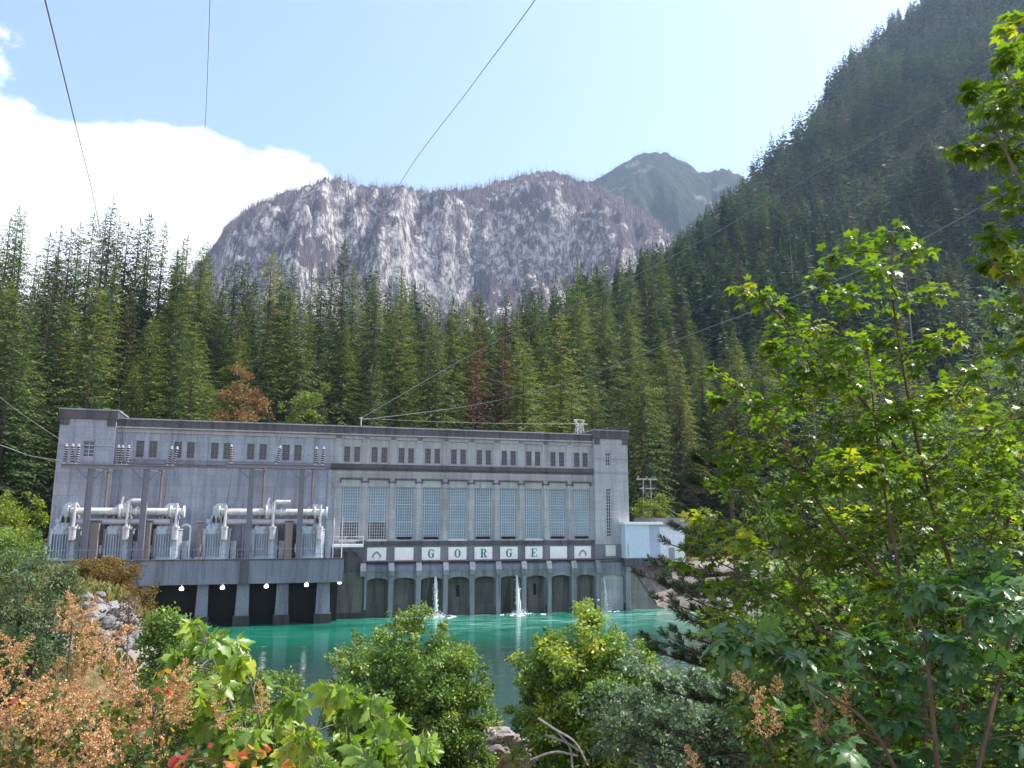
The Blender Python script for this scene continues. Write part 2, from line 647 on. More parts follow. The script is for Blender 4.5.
def m_water():
    m, nt, out = newmat('river_water')
    g = N(nt, 'ShaderNodeNewGeometry')
    pos = g.outputs['Position']
    # turbulent, aerated water spreads from the outfalls: brighter turquoise with white streaks
    loc = P0 + EV * S(500, 606) + NV * 6
    mp = N(nt, 'ShaderNodeMapping', vector_type='POINT')
    mp.inputs['Location'].default_value = (0, 0, 0)
    nt.links.new(pos, mp.inputs['Vector'])
    rot = N(nt, 'ShaderNodeVectorRotate', rotation_type='Z_AXIS')
    rot.inputs['Center'].default_value = loc
    rot.inputs['Angle'].default_value = -EYAW
    nt.links.new(pos, rot.inputs['Vector'])
    sub = N(nt, 'ShaderNodeVectorMath', operation='SUBTRACT')
    nt.links.new(rot.outputs[0], sub.inputs[0])
    sub.inputs[1].default_value = loc
    sp = N(nt, 'ShaderNodeSeparateXYZ')
    nt.links.new(sub.outputs[0], sp.inputs[0])
    n1 = noise(nt, mapping(nt, sub.outputs[0], (0.05, 0.13, 1)), 1.0, 5, 0.6, 1.2)
    n2 = noise(nt, mapping(nt, sub.outputs[0], (0.12, 0.55, 1)), 1.0, 6, 0.65, 1.5)
    # distance from the wall outward (-y is toward the near bank)
    dy = mathn(nt, 'MULTIPLY', sp.outputs[1], -1.0)
    zone_ = N(nt, 'ShaderNodeMapRange', interpolation_type='SMOOTHSTEP')
    zone_.inputs['From Min'].default_value = 36
    zone_.inputs['From Max'].default_value = 6
    nt.links.new(mathn(nt, 'ADD', dy, mathn(nt, 'MULTIPLY', mathn(nt, 'SUBTRACT', n1, 0.5), 50)), zone_.inputs['Value'])
    deep = ramp(nt, n1, [(0.35, (0.012, 0.036, 0.026)), (0.65, (0.018, 0.052, 0.034))])
    turq = ramp(nt, n1, [(0.35, (0.003, 0.105, 0.073)), (0.65, (0.026, 0.240, 0.160))])
    c = mixc(nt, zone_.outputs[0], deep, turq)
    foamz = N(nt, 'ShaderNodeMapRange', interpolation_type='SMOOTHSTEP')
    foamz.inputs['From Min'].default_value = 24
    foamz.inputs['From Max'].default_value = 0
    nt.links.new(dy, foamz.inputs['Value'])
    xz = N(nt, 'ShaderNodeMapRange', interpolation_type='SMOOTHSTEP')
    xz.inputs['From Min'].default_value = -24
    xz.inputs['From Max'].default_value = -12
    nt.links.new(sp.outputs[0], xz.inputs['Value'])
    fm = mathn(nt, 'MULTIPLY', mathn(nt, 'MULTIPLY', foamz.outputs[0], xz.outputs[0]), ramp(nt, n2, [(0.50, 0.0), (0.66, 0.7)]))
    c = mixc(nt, fm, c, (0.45, 0.72, 0.66))
    # cloudy grey shallows along the downstream side
    w = noise(nt, mapping(nt, pos, (1, 1.6, 1)), 0.9, 4, 0.55, 0.4)
    w2 = noise(nt, mapping(nt, pos, (1, 2.2, 1)), 0.22, 3, 0.5, 0.6)
    ww = mathn(nt, 'ADD', mathn(nt, 'MULTIPLY', w, 0.35), w2)
    b = bsdf(nt, out, c, 0.09, bump=ww, bstr=0.22, bdist=0.30, spec=0.5)
    b.inputs['IOR'].default_value = 1.33
    return m


mb = MB()
wx = [-140, -40, 40, 160, 420]
mb.add([(-140, 20, 0), (420, 20, 0), (420, 140, 0), (-140, 140, 0)], [(0, 1, 2, 3)])
tag(mb.build('river_water', m_water()), kind='structure')


# ------------------------------------------------------------------ far mountains
def mountain(name, ridge_px, D, Ybase, step, mat, seed, rough, cliff, back=900, xpad=400):
    rx = []
    rz = []
    for px, py in ridge_px:
        p = at(px, py, D)
        rx.append(p.x)
        rz.append(p.z)
    X = np.arange(min(rx) - xpad, max(rx) + xpad, step)
    Y = np.concatenate([np.arange(Ybase, D, step), np.arange(D, D + back, step * 3)])
    XX, YY = np.meshgrid(X, Y)
    XR = XX * (D / YY)
    zr = np.interp(XR, rx, rz)
    edge = np.maximum(0, np.maximum(min(rx) - XR, XR - max(rx)))
    zr = zr - edge * 1.2
    t = np.clip((YY - Ybase) / (D - Ybase), 0, 1)
    a = fbm(XX / 260.0, YY / 420.0, seed, 5) - 0.47
    b = fbm(XX / 70.0, YY / 130.0, seed + 5, 5) - 0.47
    rg = np.abs(fbm(XX / 150.0, YY / 330.0, seed + 9, 4) - 0.47)
    # benches and cliffs: warp the rise with the noise
    tt = np.clip(t + 0.22 * a * np.sin(np.pi * t) * 2, 0, 1)
    prof = tt ** 0.95 + cliff * np.sin(2 * np.pi * tt * 1.5 + 7 * a) * 0.10 * np.sin(np.pi * t)
    z = 5 + (zr - 5) * prof
    amp = (np.sin(np.pi * np.clip(t, 0, 1)) * 0.9 + 0.05) * np.clip(zr / 850.0, 0.1, 1.2)
    z = z + rough * amp * (b * 1.0 - rg * 1.4) + rough * 0.34 * (fbm(XX / 14.0, YY / 14.0, seed + 3, 3) - 0.45)
    z = z + rough * 0.85 * amp * (np.abs(fbm(XX / 34.0, YY / 50.0, seed + 13, 4) - 0.47) * -2 + .2)
    bk = np.maximum(0, YY - D)
    z = z - bk * 0.5
    z = np.maximum(z, 0)
    ny_, nx_ = XX.shape
    ii = np.arange(nx_ * ny_).reshape(ny_, nx_)
    ff = np.stack([ii[:-1, :-1], ii[:-1, 1:], ii[1:, 1:], ii[1:, :-1]], -1).reshape(-1, 4)
    me = np_mesh(name, np.stack([XX, YY, z], -1).reshape(-1, 3), ff, mat, smooth=True)
    o = tag(link(name, me), kind='structure')
    return X, Y, z


def m_granite():
    m, nt, out = newmat('burned_granite')
    g = N(nt, 'ShaderNodeNewGeometry')
    pos = g.outputs['Position']
    nz = N(nt, 'ShaderNodeSeparateXYZ')
    nt.links.new(g.outputs['Normal'], nz.inputs[0])
    n1 = noise(nt, mapping(nt, pos, (0.0055, 0.0055, 0.0055)), 1.0, 8, 0.64)
    n2 = noise(nt, mapping(nt, pos, (0.045, 0.045, 0.030)), 1.0, 9, 0.75, 0.6)
    n3 = noise(nt, mapping(nt, pos, (0.15, 0.15, 0.03)), 1.0, 6, 0.7)
    rock = ramp(nt, mathn(nt, 'ADD', mathn(nt, 'MULTIPLY', n2, .6), mathn(nt, 'MULTIPLY', n3, .4)), [(0.40, (0.085, 0.07, 0.095)), (0.485, (0.25, 0.225, 0.24)), (0.57, (0.64, 0.60, 0.57))])
    burn = ramp(nt, n3, [(0.3, (0.05, 0.042, 0.05)), (0.5, (0.105, 0.082, 0.098)), (0.72, (0.20, 0.155, 0.17))])
    k = mathn(nt, 'ADD', n1, mathn(nt, 'MULTIPLY', mathn(nt, 'SUBTRACT', n2, 0.5), 0.55))
    k = mathn(nt, 'ADD', k, mathn(nt, 'MULTIPLY', mathn(nt, 'SUBTRACT', 0.62, nz.outputs[2]), 0.35))
    vo = N(nt, 'ShaderNodeTexVoronoi', feature='DISTANCE_TO_EDGE')
    vo.inputs['Scale'].default_value = 1.0
    wp = N(nt, 'ShaderNodeVectorMath', operation='ADD')
    nt.links.new(mapping(nt, pos, (0.035, 0.035, 0.016), (0.15, 0.25, 0)), wp.inputs[0])
    nzv = N(nt, 'ShaderNodeTexNoise')
    nzv.inputs['Scale'].default_value = 0.05
    nzv.inputs['Detail'].default_value = 5
    nt.links.new(pos, nzv.inputs['Vector'])
    nt.links.new(nzv.outputs['Color'], wp.inputs[1])
    nt.links.new(wp.outputs[0], vo.inputs['Vector'])
    rock = mixc(nt, 1.0, rock, ramp(nt, vo.outputs['Distance'], [(0.0, 0.35), (0.07, 1.0)]), 'MULTIPLY')
    a = ramp(nt, k, [(0.55, 0.0), (0.600, 1.0)])
    c = mixc(nt, a, burn, rock)
    bsdf(nt, out, c, 0.95, bump=n2, bstr=0.9, bdist=9.0, spec=0.1)
    return m


gX, gY, gZ = mountain('granite_mountain',
                      [(60, 420), (140, 345), (190, 275), (215, 243), (228, 224), (240, 214), (262, 203), (280, 195), (300, 188), (330, 184), (352, 186), (380, 187), (405, 190), (430, 191),
                       (462, 189), (480, 187), (500, 182), (525, 175), (545, 170), (560, 173), (580, 179), (600, 187), (625, 200), (650, 217), (680, 240), (720, 285), (780, 380)],
                      2000.0, 1150.0, 5.5, m_granite(), 31, 105.0, 1.3)


def m_darkpeak():
    m, nt, out = newmat('forested_slope')
    g = N(nt, 'ShaderNodeNewGeometry')
    pos = g.outputs['Position']
    n1 = noise(nt, mapping(nt, pos, (0.006, 0.006, 0.006)), 1.0, 8, 0.62)
    n2 = noise(nt, mapping(nt, pos, (0.06, 0.06, 0.03)), 1.0, 6, 0.7)
    c = ramp(nt, n2, [(0.3, (0.015, 0.026, 0.020)), (0.7, (0.038, 0.055, 0.040))])
    c2 = ramp(nt, n2, [(0.3, (0.16, 0.13, 0.13)), (0.7, (0.40, 0.36, 0.34))])
    a = ramp(nt, n1, [(0.56, 0.0), (0.66, 1.0)])
    bsdf(nt, out, mixc(nt, a, c, c2), 0.95, bump=n2, bstr=1.0, bdist=12.0, spec=0.1)
    return m


pX, pY, pZ = mountain('forested_peak',
                      [(480, 260), (540, 215), (575, 190), (597, 178), (615, 168), (628, 160), (640, 154), (655, 151), (670, 154), (684, 161), (697, 170), (706, 172), (716, 169), (728, 168), (745, 178), (790, 215), (860, 280)],
                      2700.0, 1900.0, 10.0, m_darkpeak(), 47, 80.0, 0.6)


def grid_z(gx, gy, gz, x, y):
    i = np.clip(np.searchsorted(gx, x) - 1, 0, len(gx) - 2)
    j = np.clip(np.searchsorted(gy, y) - 1, 0, len(gy) - 2)
    fx = (x - gx[i]) / (gx[i + 1] - gx[i])
    fy = (y - gy[j]) / (gy[j + 1] - gy[j])
    return (gz[j, i] * (1 - fx) + gz[j, i + 1] * fx) * (1 - fy) + (gz[j + 1, i] * (1 - fx) + gz[j + 1, i + 1] * fx) * fy


# burned trunks standing all over the granite
def m_snag():
    m, nt, out = newmat('charred_wood')
    a = N(nt, 'ShaderNodeAttribute', attribute_name='rnd').outputs['Fac']
    c = ramp(nt, a, [(0.0, (0.06, 0.045, 0.05)), (0.6, (0.17, 0.135, 0.14)), (1.0, (0.36, 0.31, 0.30))])
    bsdf(nt, out, c, 0.9, spec=0.1)
    return m


def sticks(name, P, H, Wd, mat):
    n = len(P)
    th = RS.rand(n) * 6.28
    vs = np.zeros((n, 6, 3), np.float32)
    lean = (RS.rand(n, 2) - 0.5) * 0.06
    for k in range(3):
        a = th + k * 2.094
        vs[:, k, 0] = P[:, 0] + Wd * np.cos(a)
        vs[:, k, 1] = P[:, 1] + Wd * np.sin(a)
        vs[:, k, 2] = P[:, 2] - 2
        vs[:, k + 3, 0] = P[:, 0] + lean[:, 0] * H + Wd * 0.35 * np.cos(a)
        vs[:, k + 3, 1] = P[:, 1] + lean[:, 1] * H + Wd * 0.35 * np.sin(a)
        vs[:, k + 3, 2] = P[:, 2] + H
    b = np.arange(n)[:, None] * 6
    fs = np.concatenate([b + np.array([[0, 1, 4, 3]]), b + np.array([[1, 2, 5, 4]]), b + np.array([[2, 0, 3, 5]])], 0)
    return np_mesh(name, vs.reshape(-1, 3), fs, mat, np.repeat(RS.rand(n), 6))


n_ = 38000
x_ = RS.uniform(gX[0] + 300, gX[-1] - 300, n_)
y_ = 1250 + 790 * RS.rand(n_) ** 0.75
dens = fbm(x_ / 110, y_ / 160, 77, 4)
keep = dens + RS.rand(n_) * 0.3 > 0.55
x_, y_ = x_[keep], y_[keep]
z_ = grid_z(gX, gY, gZ, x_, y_)
H_ = RS.uniform(10, 26, len(x_))
tag(link('burned_trunks', sticks('burned_trunks', np.stack([x_, y_, z_], -1), H_, RS.uniform(0.35, 0.75, len(x_)), m_snag())),
    'thin burned tree trunks standing all over the pale granite mountain', 'burned trees', kind='stuff')

# ------------------------------------------------------------------ valley haze
mb = MB()
mb.box(-2600, 2600, -150, 5200, -4, 1950)
hz, nt, out = newmat('haze_air')
pv = N(nt, 'ShaderNodeVolumePrincipled')
pv.inputs['Color'].default_value = (0.55, 0.72, 1.0, 1)
pv.inputs['Density'].default_value = 0.00009
pv.inputs['Anisotropy'].default_value = 0.35
pv.inputs['Emission Strength'].default_value = 0.0
nt.links.new(pv.outputs[0], out.inputs['Volume'])
HAZE = mb.build('haze', hz)
tag(HAZE, 'thin pale blue air haze filling the valley', 'haze', kind='stuff')
# ------------------------------------------------------------------ powerhouse
M_CONC = m_concrete('weathered_concrete', (0.295, 0.318, 0.385), (0.145, 0.156, 0.19), 0.5)
M_CONC_W = m_concrete('warm_concrete', (0.365, 0.365, 0.395), (0.195, 0.193, 0.212), 0.45)
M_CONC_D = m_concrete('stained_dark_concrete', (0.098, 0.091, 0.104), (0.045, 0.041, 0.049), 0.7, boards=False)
M_CONC_L = m_concrete('dark_recess_concrete', (0.125, 0.120, 0.116), (0.048, 0.050, 0.046), 0.85)
M_CONC_B = m_concrete('deck_concrete', (0.185, 0.195, 0.245), (0.08, 0.085, 0.115), 0.6, boards=False)
M_BUTT = m_concrete('pale_buttress_concrete', (0.205, 0.215, 0.245), (0.08, 0.085, 0.09), 0.7, boards=False)
M_WET = m_concrete('wet_concrete', (0.06, 0.058, 0.055), (0.025, 0.025, 0.022), 0.6, boards=False)
M_ROOF = m_plain('tar_roof', (0.06, 0.055, 0.06), 0.95)
M_PALE = m_plain('pale_trim', (0.55, 0.54, 0.55), 0.8)
M_FRAME = m_plain('window_steel', (0.55, 0.60, 0.66), 0.6)
M_FRAME2 = m_plain('grey_window_steel', (0.17, 0.18, 0.215), 0.7)
M_WHITE = m_plain('white_paint', (0.80, 0.79, 0.79), 0.7, var=0.05)
M_GREEN = m_plain('green_paint', (0.0, 0.20, 0.155), 0.6, var=0.08)
M_GREYP = m_plain('grey_paint', (0.27, 0.25, 0.31), 0.7)
M_DARKP = m_plain('dark_void', (0.012, 0.012, 0.015), 0.9)


def m_glass(name, col, rough):
    m, nt, out = newmat(name)
    tc = N(nt, 'ShaderNodeTexCoord')
    n1 = noise(nt, mapping(nt, tc.outputs['Object'], (0.5, 0.5, 0.35)), 1.0, 4, 0.6)
    c = ramp(nt, n1, [(0.3, [x * 0.78 for x in col]), (0.7, [min(1, x * 1.18) for x in col])])
    oi = N(nt, 'ShaderNodeObjectInfo')
    c = mixc(nt, 1.0, c, ramp(nt, oi.outputs['Random'], [(0.0, (.80, .82, .86)), (1.0, (1.16, 1.14, 1.08))]), 'MULTIPLY')
    bsdf(nt, out, c, rough, spec=0.6)
    return m


M_BLUEPANE = m_glass('blue_film_glass', (0.155, 0.235, 0.33), 0.30)
M_DARKPANE = m_glass('dark_glass', (0.014, 0.017, 0.024), 0.25)

ZR = lambda y: Zf(420, y)
Z_TOP, Z_CAP, Z_COR = ZR(428.5), ZR(430.3), ZR(437.5)
Z_CORB = ZR(441)
Z_W1, Z_W0 = ZR(448.5), ZR(463.5)
Z_STR1, Z_STR0 = ZR(465.3), ZR(469.5)
Z_MOULD = ZR(480.5)
Z_B1, Z_B0 = ZR(487.3), ZR(539.5)
Z_BAND1, Z_BAND0 = ZR(541), ZR(545)
Z_SG1, Z_SG0 = ZR(547.3), ZR(560)
Z_LED1, Z_LED0 = ZR(561.5), ZR(567.5)
Z_AR1, Z_SPR = ZR(573.5), ZR(579)
print('levels', [round(z, 2) for z in (Z_TOP, Z_COR, Z_W1, Z_W0, Z_B1, Z_B0, Z_SG1, Z_SG0, Z_LED1, Z_AR1)])

PH = empty('powerhouse', P0, EYAW, 'long grey concrete powerhouse with tall blue windows, lettered panels and two end towers', 'building')
BACK = -20.0   # depth of the building behind the facade (local y is minus d)

wc = np.array([S(x, 513) for x in (349.5, 377.5, 405, 432, 458, 484, 509, 533.5, 557.5, 581.5)])
pf = np.polyfit(np.arange(10), wc, 1)
wc = np.polyval(pf, np.arange(10))
BAY = pf[0]
lc = np.array([S(x, 450) for x in (146.3, 184.5, 221, 257, 292)])
lf = np.polyfit(np.arange(5), lc, 1)
lc = np.polyval(lf, np.arange(5))
S_TL = S(116, 440)       # right edge of the left tower
S_JOIN = S(329, 500)
S_TR0, S_TR1 = S(592.5, 460), S(626, 470)
S_W0 = S(361.5, 580)
print('bay', BAY, 'left bay', lf[0], 'S', S_TL, S_JOIN, S_TR0, S_TR1)
HB = BAY * 0.345          # half width of a tall window


def wall_holes(mb, s0, s1, z0, z1, holes, d, deep, side=True):
    """front sheet at d with reveals going back 'deep'; holes (a,b,c,e) in s and z"""
    ss = sorted(set([s0, s1] + [h_[0] for h_ in holes] + [h_[1] for h_ in holes]))
    zs = sorted(set([z0, z1] + [h_[2] for h_ in holes] + [h_[3] for h_ in holes]))
    for i in range(len(ss) - 1):
        for j in range(len(zs) - 1):
            cs, cz = (ss[i] + ss[i + 1]) / 2, (zs[j] + zs[j + 1]) / 2
            if any(h_[0] < cs < h_[1] and h_[2] < cz < h_[3] for h_ in holes):
                continue
            a, b, c, e = ss[i], ss[i + 1], zs[j], zs[j + 1]
            mb.quad((a, -d, c), (b, -d, c), (b, -d, e), (a, -d, e))
    for a, b, c, e in holes:
        y0, y1 = -d, -d + deep
        mb.quad((a, y0, c), (a, y0, e), (a, y1, e), (a, y1, c))
        mb.quad((b, y0, c), (b, y1, c), (b, y1, e), (b, y0, e))
        mb.quad((a, y0, c), (a, y1, c), (b, y1, c), (b, y0, c))
        mb.quad((a, y0, e), (b, y0, e), (b, y1, e), (a, y1, e))


def grid_window(s0, s1, z0, z1, d, nc, nr, bar, mframe, mpane, name='window', heavy=0.0, rows_heavy=(), split=None):
    """steel window: frame and glazing bars, with the glass as a sub-part"""
    f = MB()
    t = 0.10
    y0, y1 = -d - 0.04, -d + 0.05
    f.box(s0, s0 + t, y0, y1, z0, z1)
    f.box(s1 - t, s1, y0, y1, z0, z1)
    f.box(s0 + t, s1 - t, y0, y1, z0, z0 + t)
    f.box(s0 + t, s1 - t, y0, y1, z1 - t, z1)
    for k in range(1, nc):
        x = s0 + (s1 - s0) * k / nc
        w = bar if k not in (1, nc - 1) or heavy == 0 else heavy
        f.box(x - w / 2, x + w / 2, y0 + 0.015, y1 - 0.02, z0 + t, z1 - t)
    for k in range(1, nr):
        z = z0 + (z1 - z0) * k / nr
        w = bar if k not in rows_heavy else heavy
        f.box(s0 + t, s1 - t, y0 + 0.025, y1 - 0.03, z - w / 2, z + w / 2)
    o = f.build(name, mframe, PH)
    p = MB()
    zsplit = z0 if split is None else split
    p.box(s0 + 0.03, s1 - 0.03, -d + 0.055, -d + 0.09, max(zsplit, z0), z1 - 0.02)
    p.build('pane', mpane, o)
    if split is not None:
        p = MB()
        p.box(s0 + 0.03, s1 - 0.03, -d + 0.055, -d + 0.09, z0 + 0.02, split - 0.01)
        p.build('pane', M_DARKPANE, o)
    return o


# --- body of the building behind the facade sheets
mb = MB()
mb.box(0.4, S_TR1 - 0.4, 0.72, -BACK, -2, Z_TOP - 0.9)
mb.build('core_wall', M_CONC_D, PH)
mb = MB()
mb.box(0.5, S_TR1 - 0.5, 1.2, -BACK - 0.2, Z_TOP - 0.895, Z_TOP - 0.7)
mb.build('roof', M_ROOF, PH)
mb = MB()
mb.box(S_TL - 0.3, S_TR0 + 0.3, -BACK - 0.5, -BACK + 0.1, Z_TOP - 4, Z_TOP)
mb.box(0.2, 0.6, 0.8, -BACK, -2, Z_TOP)
mb.box(S_TR1 - 0.6, S_TR1 - 0.2, 0.8, -BACK, -2, Z_TOP)
mb.build('rear_wall', M_CONC, PH)

# --- facade wall: blank older half and pilastered half
WH = Z_W1 - Z_W0
holes = []
for c in lc:
    for sgn in (-1, 1):
        holes.append((c + sgn * 0.86 - 0.52, c + sgn * 0.86 + 0.52, Z_W0, Z_W1))
mb = MB()
wall_holes(mb, S_TL, S_JOIN, -2.0, Z_COR, holes, 0.0, 0.35)
mb.build('wall', M_CONC, PH)
for h_ in holes:
    grid_window(h_[0], h_[1], h_[2], h_[3], -0.22, 2, 4, 0.05, M_FRAME2, M_DARKPANE)
holes2 = []
for c in wc:
    for sgn in (-1, 1):
        holes2.append((c + sgn * 0.74 - 0.46, c + sgn * 0.74 + 0.46, Z_W0, Z_W1))
mb = MB()
tall = [(c - HB, c + HB, Z_B0, Z_B1) for c in wc]
wall_holes(mb, S_JOIN, S_TR0, Z_BAND0 - 0.2, Z_STR0, tall, 0.0, 0.55)
wall_holes(mb, S_JOIN, S_TR0, Z_STR0, Z_COR, holes2, 0.0, 0.35)
mb.build('wall', M_CONC_W, PH)
for h_ in holes2:
    grid_window(h_[0], h_[1], h_[2], h_[3], -0.22, 3, 4, 0.045, M_FRAME2, M_DARKPANE)
for i, h_ in enumerate(tall):
    o = grid_window(h_[0], h_[1], h_[2], h_[3], -0.42, 8, 18, 0.045, M_FRAME, M_BLUEPANE, heavy=0.09, rows_heavy=(6, 12),
                    split=(Z_B0 + (Z_B1 - Z_B0) * 6 / 18.0) if i < 2 else None)
    tag(o, 'tall steel window with clear dark lower panes' if i < 2 else 'tall window with pale blue panes')
    mb = MB()
    mb.box(h_[0] - 0.1, h_[1] + 0.1, -0.14, 0.40, Z_B0 - 0.28, Z_B0 - 0.004)
    mb.build('sill', M_PALE if i in (0, 1, 4, 7) else M_CONC_W, PH)
    if i in (2, 3, 5, 6, 8, 9):
        mb = MB()
        mb.box(h_[0] + 0.35, h_[1] - 0.35, 0.05, 0.37, Z_B0 + 0.01, Z_B0 + 0.42)
        mb.build('vent_hopper', M_DARKP, PH)

# pilasters between the tall windows, with stepped heads
ps = [wc[0] - BAY / 2 + BAY * k for k in range(11)]
for k, c in enumerate(ps):
    w = BAY / 2 - HB - 0.30
    mb = MB()
    mb.box(c - w, c + w, -0.16, 0.02, Z_BAND1 + 0.05, Z_MOULD - 1.15)
    mb.box(c - w - 0.14, c + w + 0.14, -0.24, 0.02, Z_MOULD - 1.147, Z_MOULD - 0.80)
    mb.box(c - w - 0.02, c + w + 0.02, -0.19, 0.02, Z_MOULD - 0.797, Z_MOULD - 0.45)
    mb.build('pilaster', M_CONC_W, PH)
mb = MB()
for k, c in enumerate(wc):
    a, b = c - HB - 0.25, c + HB + 0.25
    mb.box(a, b, -0.20, 0.02, Z_MOULD, Z_MOULD + 0.22)
    mb.box(a - 0.001, a + 0.2, -0.195, 0.02, Z_MOULD - 0.5, Z_MOULD - 0.003)
    mb.box(b - 0.2, b + 0.001, -0.195, 0.02, Z_MOULD - 0.5, Z_MOULD - 0.003)
    if k < 9:
        mb.box(b + 0.004, wc[k + 1] - HB - 0.254, -0.19, 0.02, Z_MOULD - 0.44, Z_MOULD - 0.24)
mb.build('window_head_moulding', M_CONC_D, PH)

# small piers in the attic storey
for c in list(lc[:-1] + lf[0] / 2) + [lc[0] - lf[0] / 2, lc[-1] + lf[0] / 2]:
    mb = MB()
    mb.box(c - 0.7, c + 0.7, -0.14, 0.02, Z_STR1 + 0.02, Z_COR - 0.1)
    mb.build('attic_pier', M_CONC, PH)
for c in ps[:-1]:
    mb = MB()
    mb.box(c - 0.55, c + 0.55, -0.14, 0.02, Z_STR1 + 0.02, Z_COR - 0.1)
    mb.box(c - 0.42, c + 0.42, -0.22, 0.02, Z_COR - 0.9, Z_COR - 0.103)
    mb.build('attic_pier', M_CONC_W, PH)

# string course, cornice, parapet
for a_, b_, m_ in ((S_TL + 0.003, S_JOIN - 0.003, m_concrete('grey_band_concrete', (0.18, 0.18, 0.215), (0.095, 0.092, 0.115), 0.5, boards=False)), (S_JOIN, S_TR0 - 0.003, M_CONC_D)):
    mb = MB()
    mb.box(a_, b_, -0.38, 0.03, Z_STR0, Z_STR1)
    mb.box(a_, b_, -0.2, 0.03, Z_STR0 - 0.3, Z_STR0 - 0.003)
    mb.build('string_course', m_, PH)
mb = MB()
mb.box(S_JOIN, S_TR0 - 0.003, -0.10, 0.03, ZR(475.2), ZR(475.2) + 0.14)
mb.box(S_JOIN, S_TR0 - 0.003, -0.08, 0.03, ZR(478), ZR(478) + 0.10)
mb.build('frieze_line', M_CONC_W, PH)
mb = MB()
mb.box(S_TL + 0.003, S_TR0 - 0.003, -0.22, 0.5, Z_COR - 0.55, Z_COR - 0.004)
mb.box(S_TL + 0.003, S_TR0 - 0.003, -0.62, 0.5, Z_COR, Z_COR + 0.20)
mb.build('cornice', M_CONC_W, PH)
mb = MB()
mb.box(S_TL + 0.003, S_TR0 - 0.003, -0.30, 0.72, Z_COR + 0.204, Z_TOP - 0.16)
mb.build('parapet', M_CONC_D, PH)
mb = MB()
mb.box(S_TL + 0.003, S_TR0 - 0.003, -0.42, 0.80, Z_TOP - 0.157, Z_TOP + 0.02)
mb.build('coping', M_CONC_W, PH)
# joint between the two halves
mb = MB()
mb.box(S_JOIN - 0.35, S_JOIN + 0.35, -0.12, 0.02, Z_LED1, Z_STR0 - 0.31)
mb.build('joint_pilaster', M_CONC, PH)

# --- end towers
Z_TT = Zf(90, 409, 0.8)
Z_TTR = Zf(610, 430, 0.8)


def tower(s0, s1, zt, zcrown, mat, hl, zwin, sw, name):
    mb = MB()
    wall_holes(mb, s0, s1, -2, zcrown, hl, 0.8, 0.4)
    mb.box(s0, s1, -0.36, 6.0, -2, zcrown) if not hl else None
    # sides
    mb.quad((s0, -0.8, -2), (s0, -0.8, zcrown), (s0, 6, zcrown), (s0, 6, -2))
    mb.quad((s1, -0.8, -2), (s1, 6, -2), (s1, 6, zcrown), (s1, -0.8, zcrown))
    mb.quad((s0, 6, -2), (s0, 6, zcrown), (s1, 6, zcrown), (s1, 6, -2))
    o = mb.build('tower', mat, PH)
    mb = MB()
    mb.box(s0 - 0.18, s1 + 0.18, -1.02, 6.18, zcrown, zt - 0.2)
    w = (s1 - s0)
    for a, b in ((s0 + 0.02, s0 + 0.16 * w), (s1 - 0.16 * w, s1 - 0.02)):
        mb.box(a, b, -0.95, -0.79, zcrown - 0.9, zcrown - 0.003)
    mb.build('crown', M_CONC_D, o)
    mb = MB()
    mb.box(s0 - 0.28, s1 + 0.28, -1.12, 6.28, zt - 0.197, zt)
    mb.build('coping', M_CONC, o)
    mb = MB()
    mb.box(s0 - 0.03, s1 + 0.03, -0.90, -0.78, Z_STR1 + 1.6, Z_STR1 + 1.72)
    mb.box(s0 - 0.03, s1 + 0.03, -0.87, -0.78, Z_STR0 - 0.1, Z_STR0 + 0.2)
    mb.build('string_course', M_CONC, o)
    return o


sA = S(88.5, 449, 0.8)
holes_l = [(sA - 0.75, sA + 0.75, Zf(88, 457, .8), Zf(88, 441, .8))]
T1 = tower(-0.25, S_TL, Z_TT, Zf(90, 419, .8), M_CONC, holes_l, None, None, 'tower')
grid_window(holes_l[0][0], holes_l[0][1], holes_l[0][2], holes_l[0][3], 0.52, 2, 4, 0.07, M_FRAME, m_glass('grey_shutter', (0.14, 0.15, 0.19), 0.6))
mb = MB()
mb.prism([(sA - 1.1, -0.82, holes_l[0][3] + 0.1), (sA + 1.1, -0.82, holes_l[0][3] + 0.1), (sA + 0.6, -0.82, holes_l[0][3] + 0.6), (sA - 0.6, -0.82, holes_l[0][3] + 0.6)], (0, 0.12, 0))
mb.build('window_hood', M_CONC, PH)
sB = S(608, 461, 0.8)
hr = [(sB - 0.42, sB + 0.42, Zf(608, 466, .8), Zf(608, 453, .8)), (sB - 0.42, sB + 0.42, Zf(609, 537, .8), Zf(609, 488.5, .8))]
T2 = tower(S_TR0, S_TR1, Z_TTR, Zf(610, 439, .8), M_CONC_W, hr, None, None, 'tower')
grid_window(*hr[0], 0.52, 2, 4, 0.06, M_FRAME, M_DARKPANE)
grid_window(*hr[1], 0.52, 2, 15, 0.06, M_FRAME, M_DARKPANE)
mb = MB()
mb.prism([(sB - 0.8, -0.82, hr[0][3] + 0.1), (sB + 0.8, -0.82, hr[0][3] + 0.1), (sB, -0.82, hr[0][3] + 0.75)], (0, 0.12, 0))
mb.build('window_hood', M_CONC, PH)
mb = MB()
mb.box(sB - 0.75, sB + 0.95, -0.86, -0.79, Zf(611, 556, .8), Zf(611, 545, .8))
mb.build('wall_panel', M_PALE, PH)

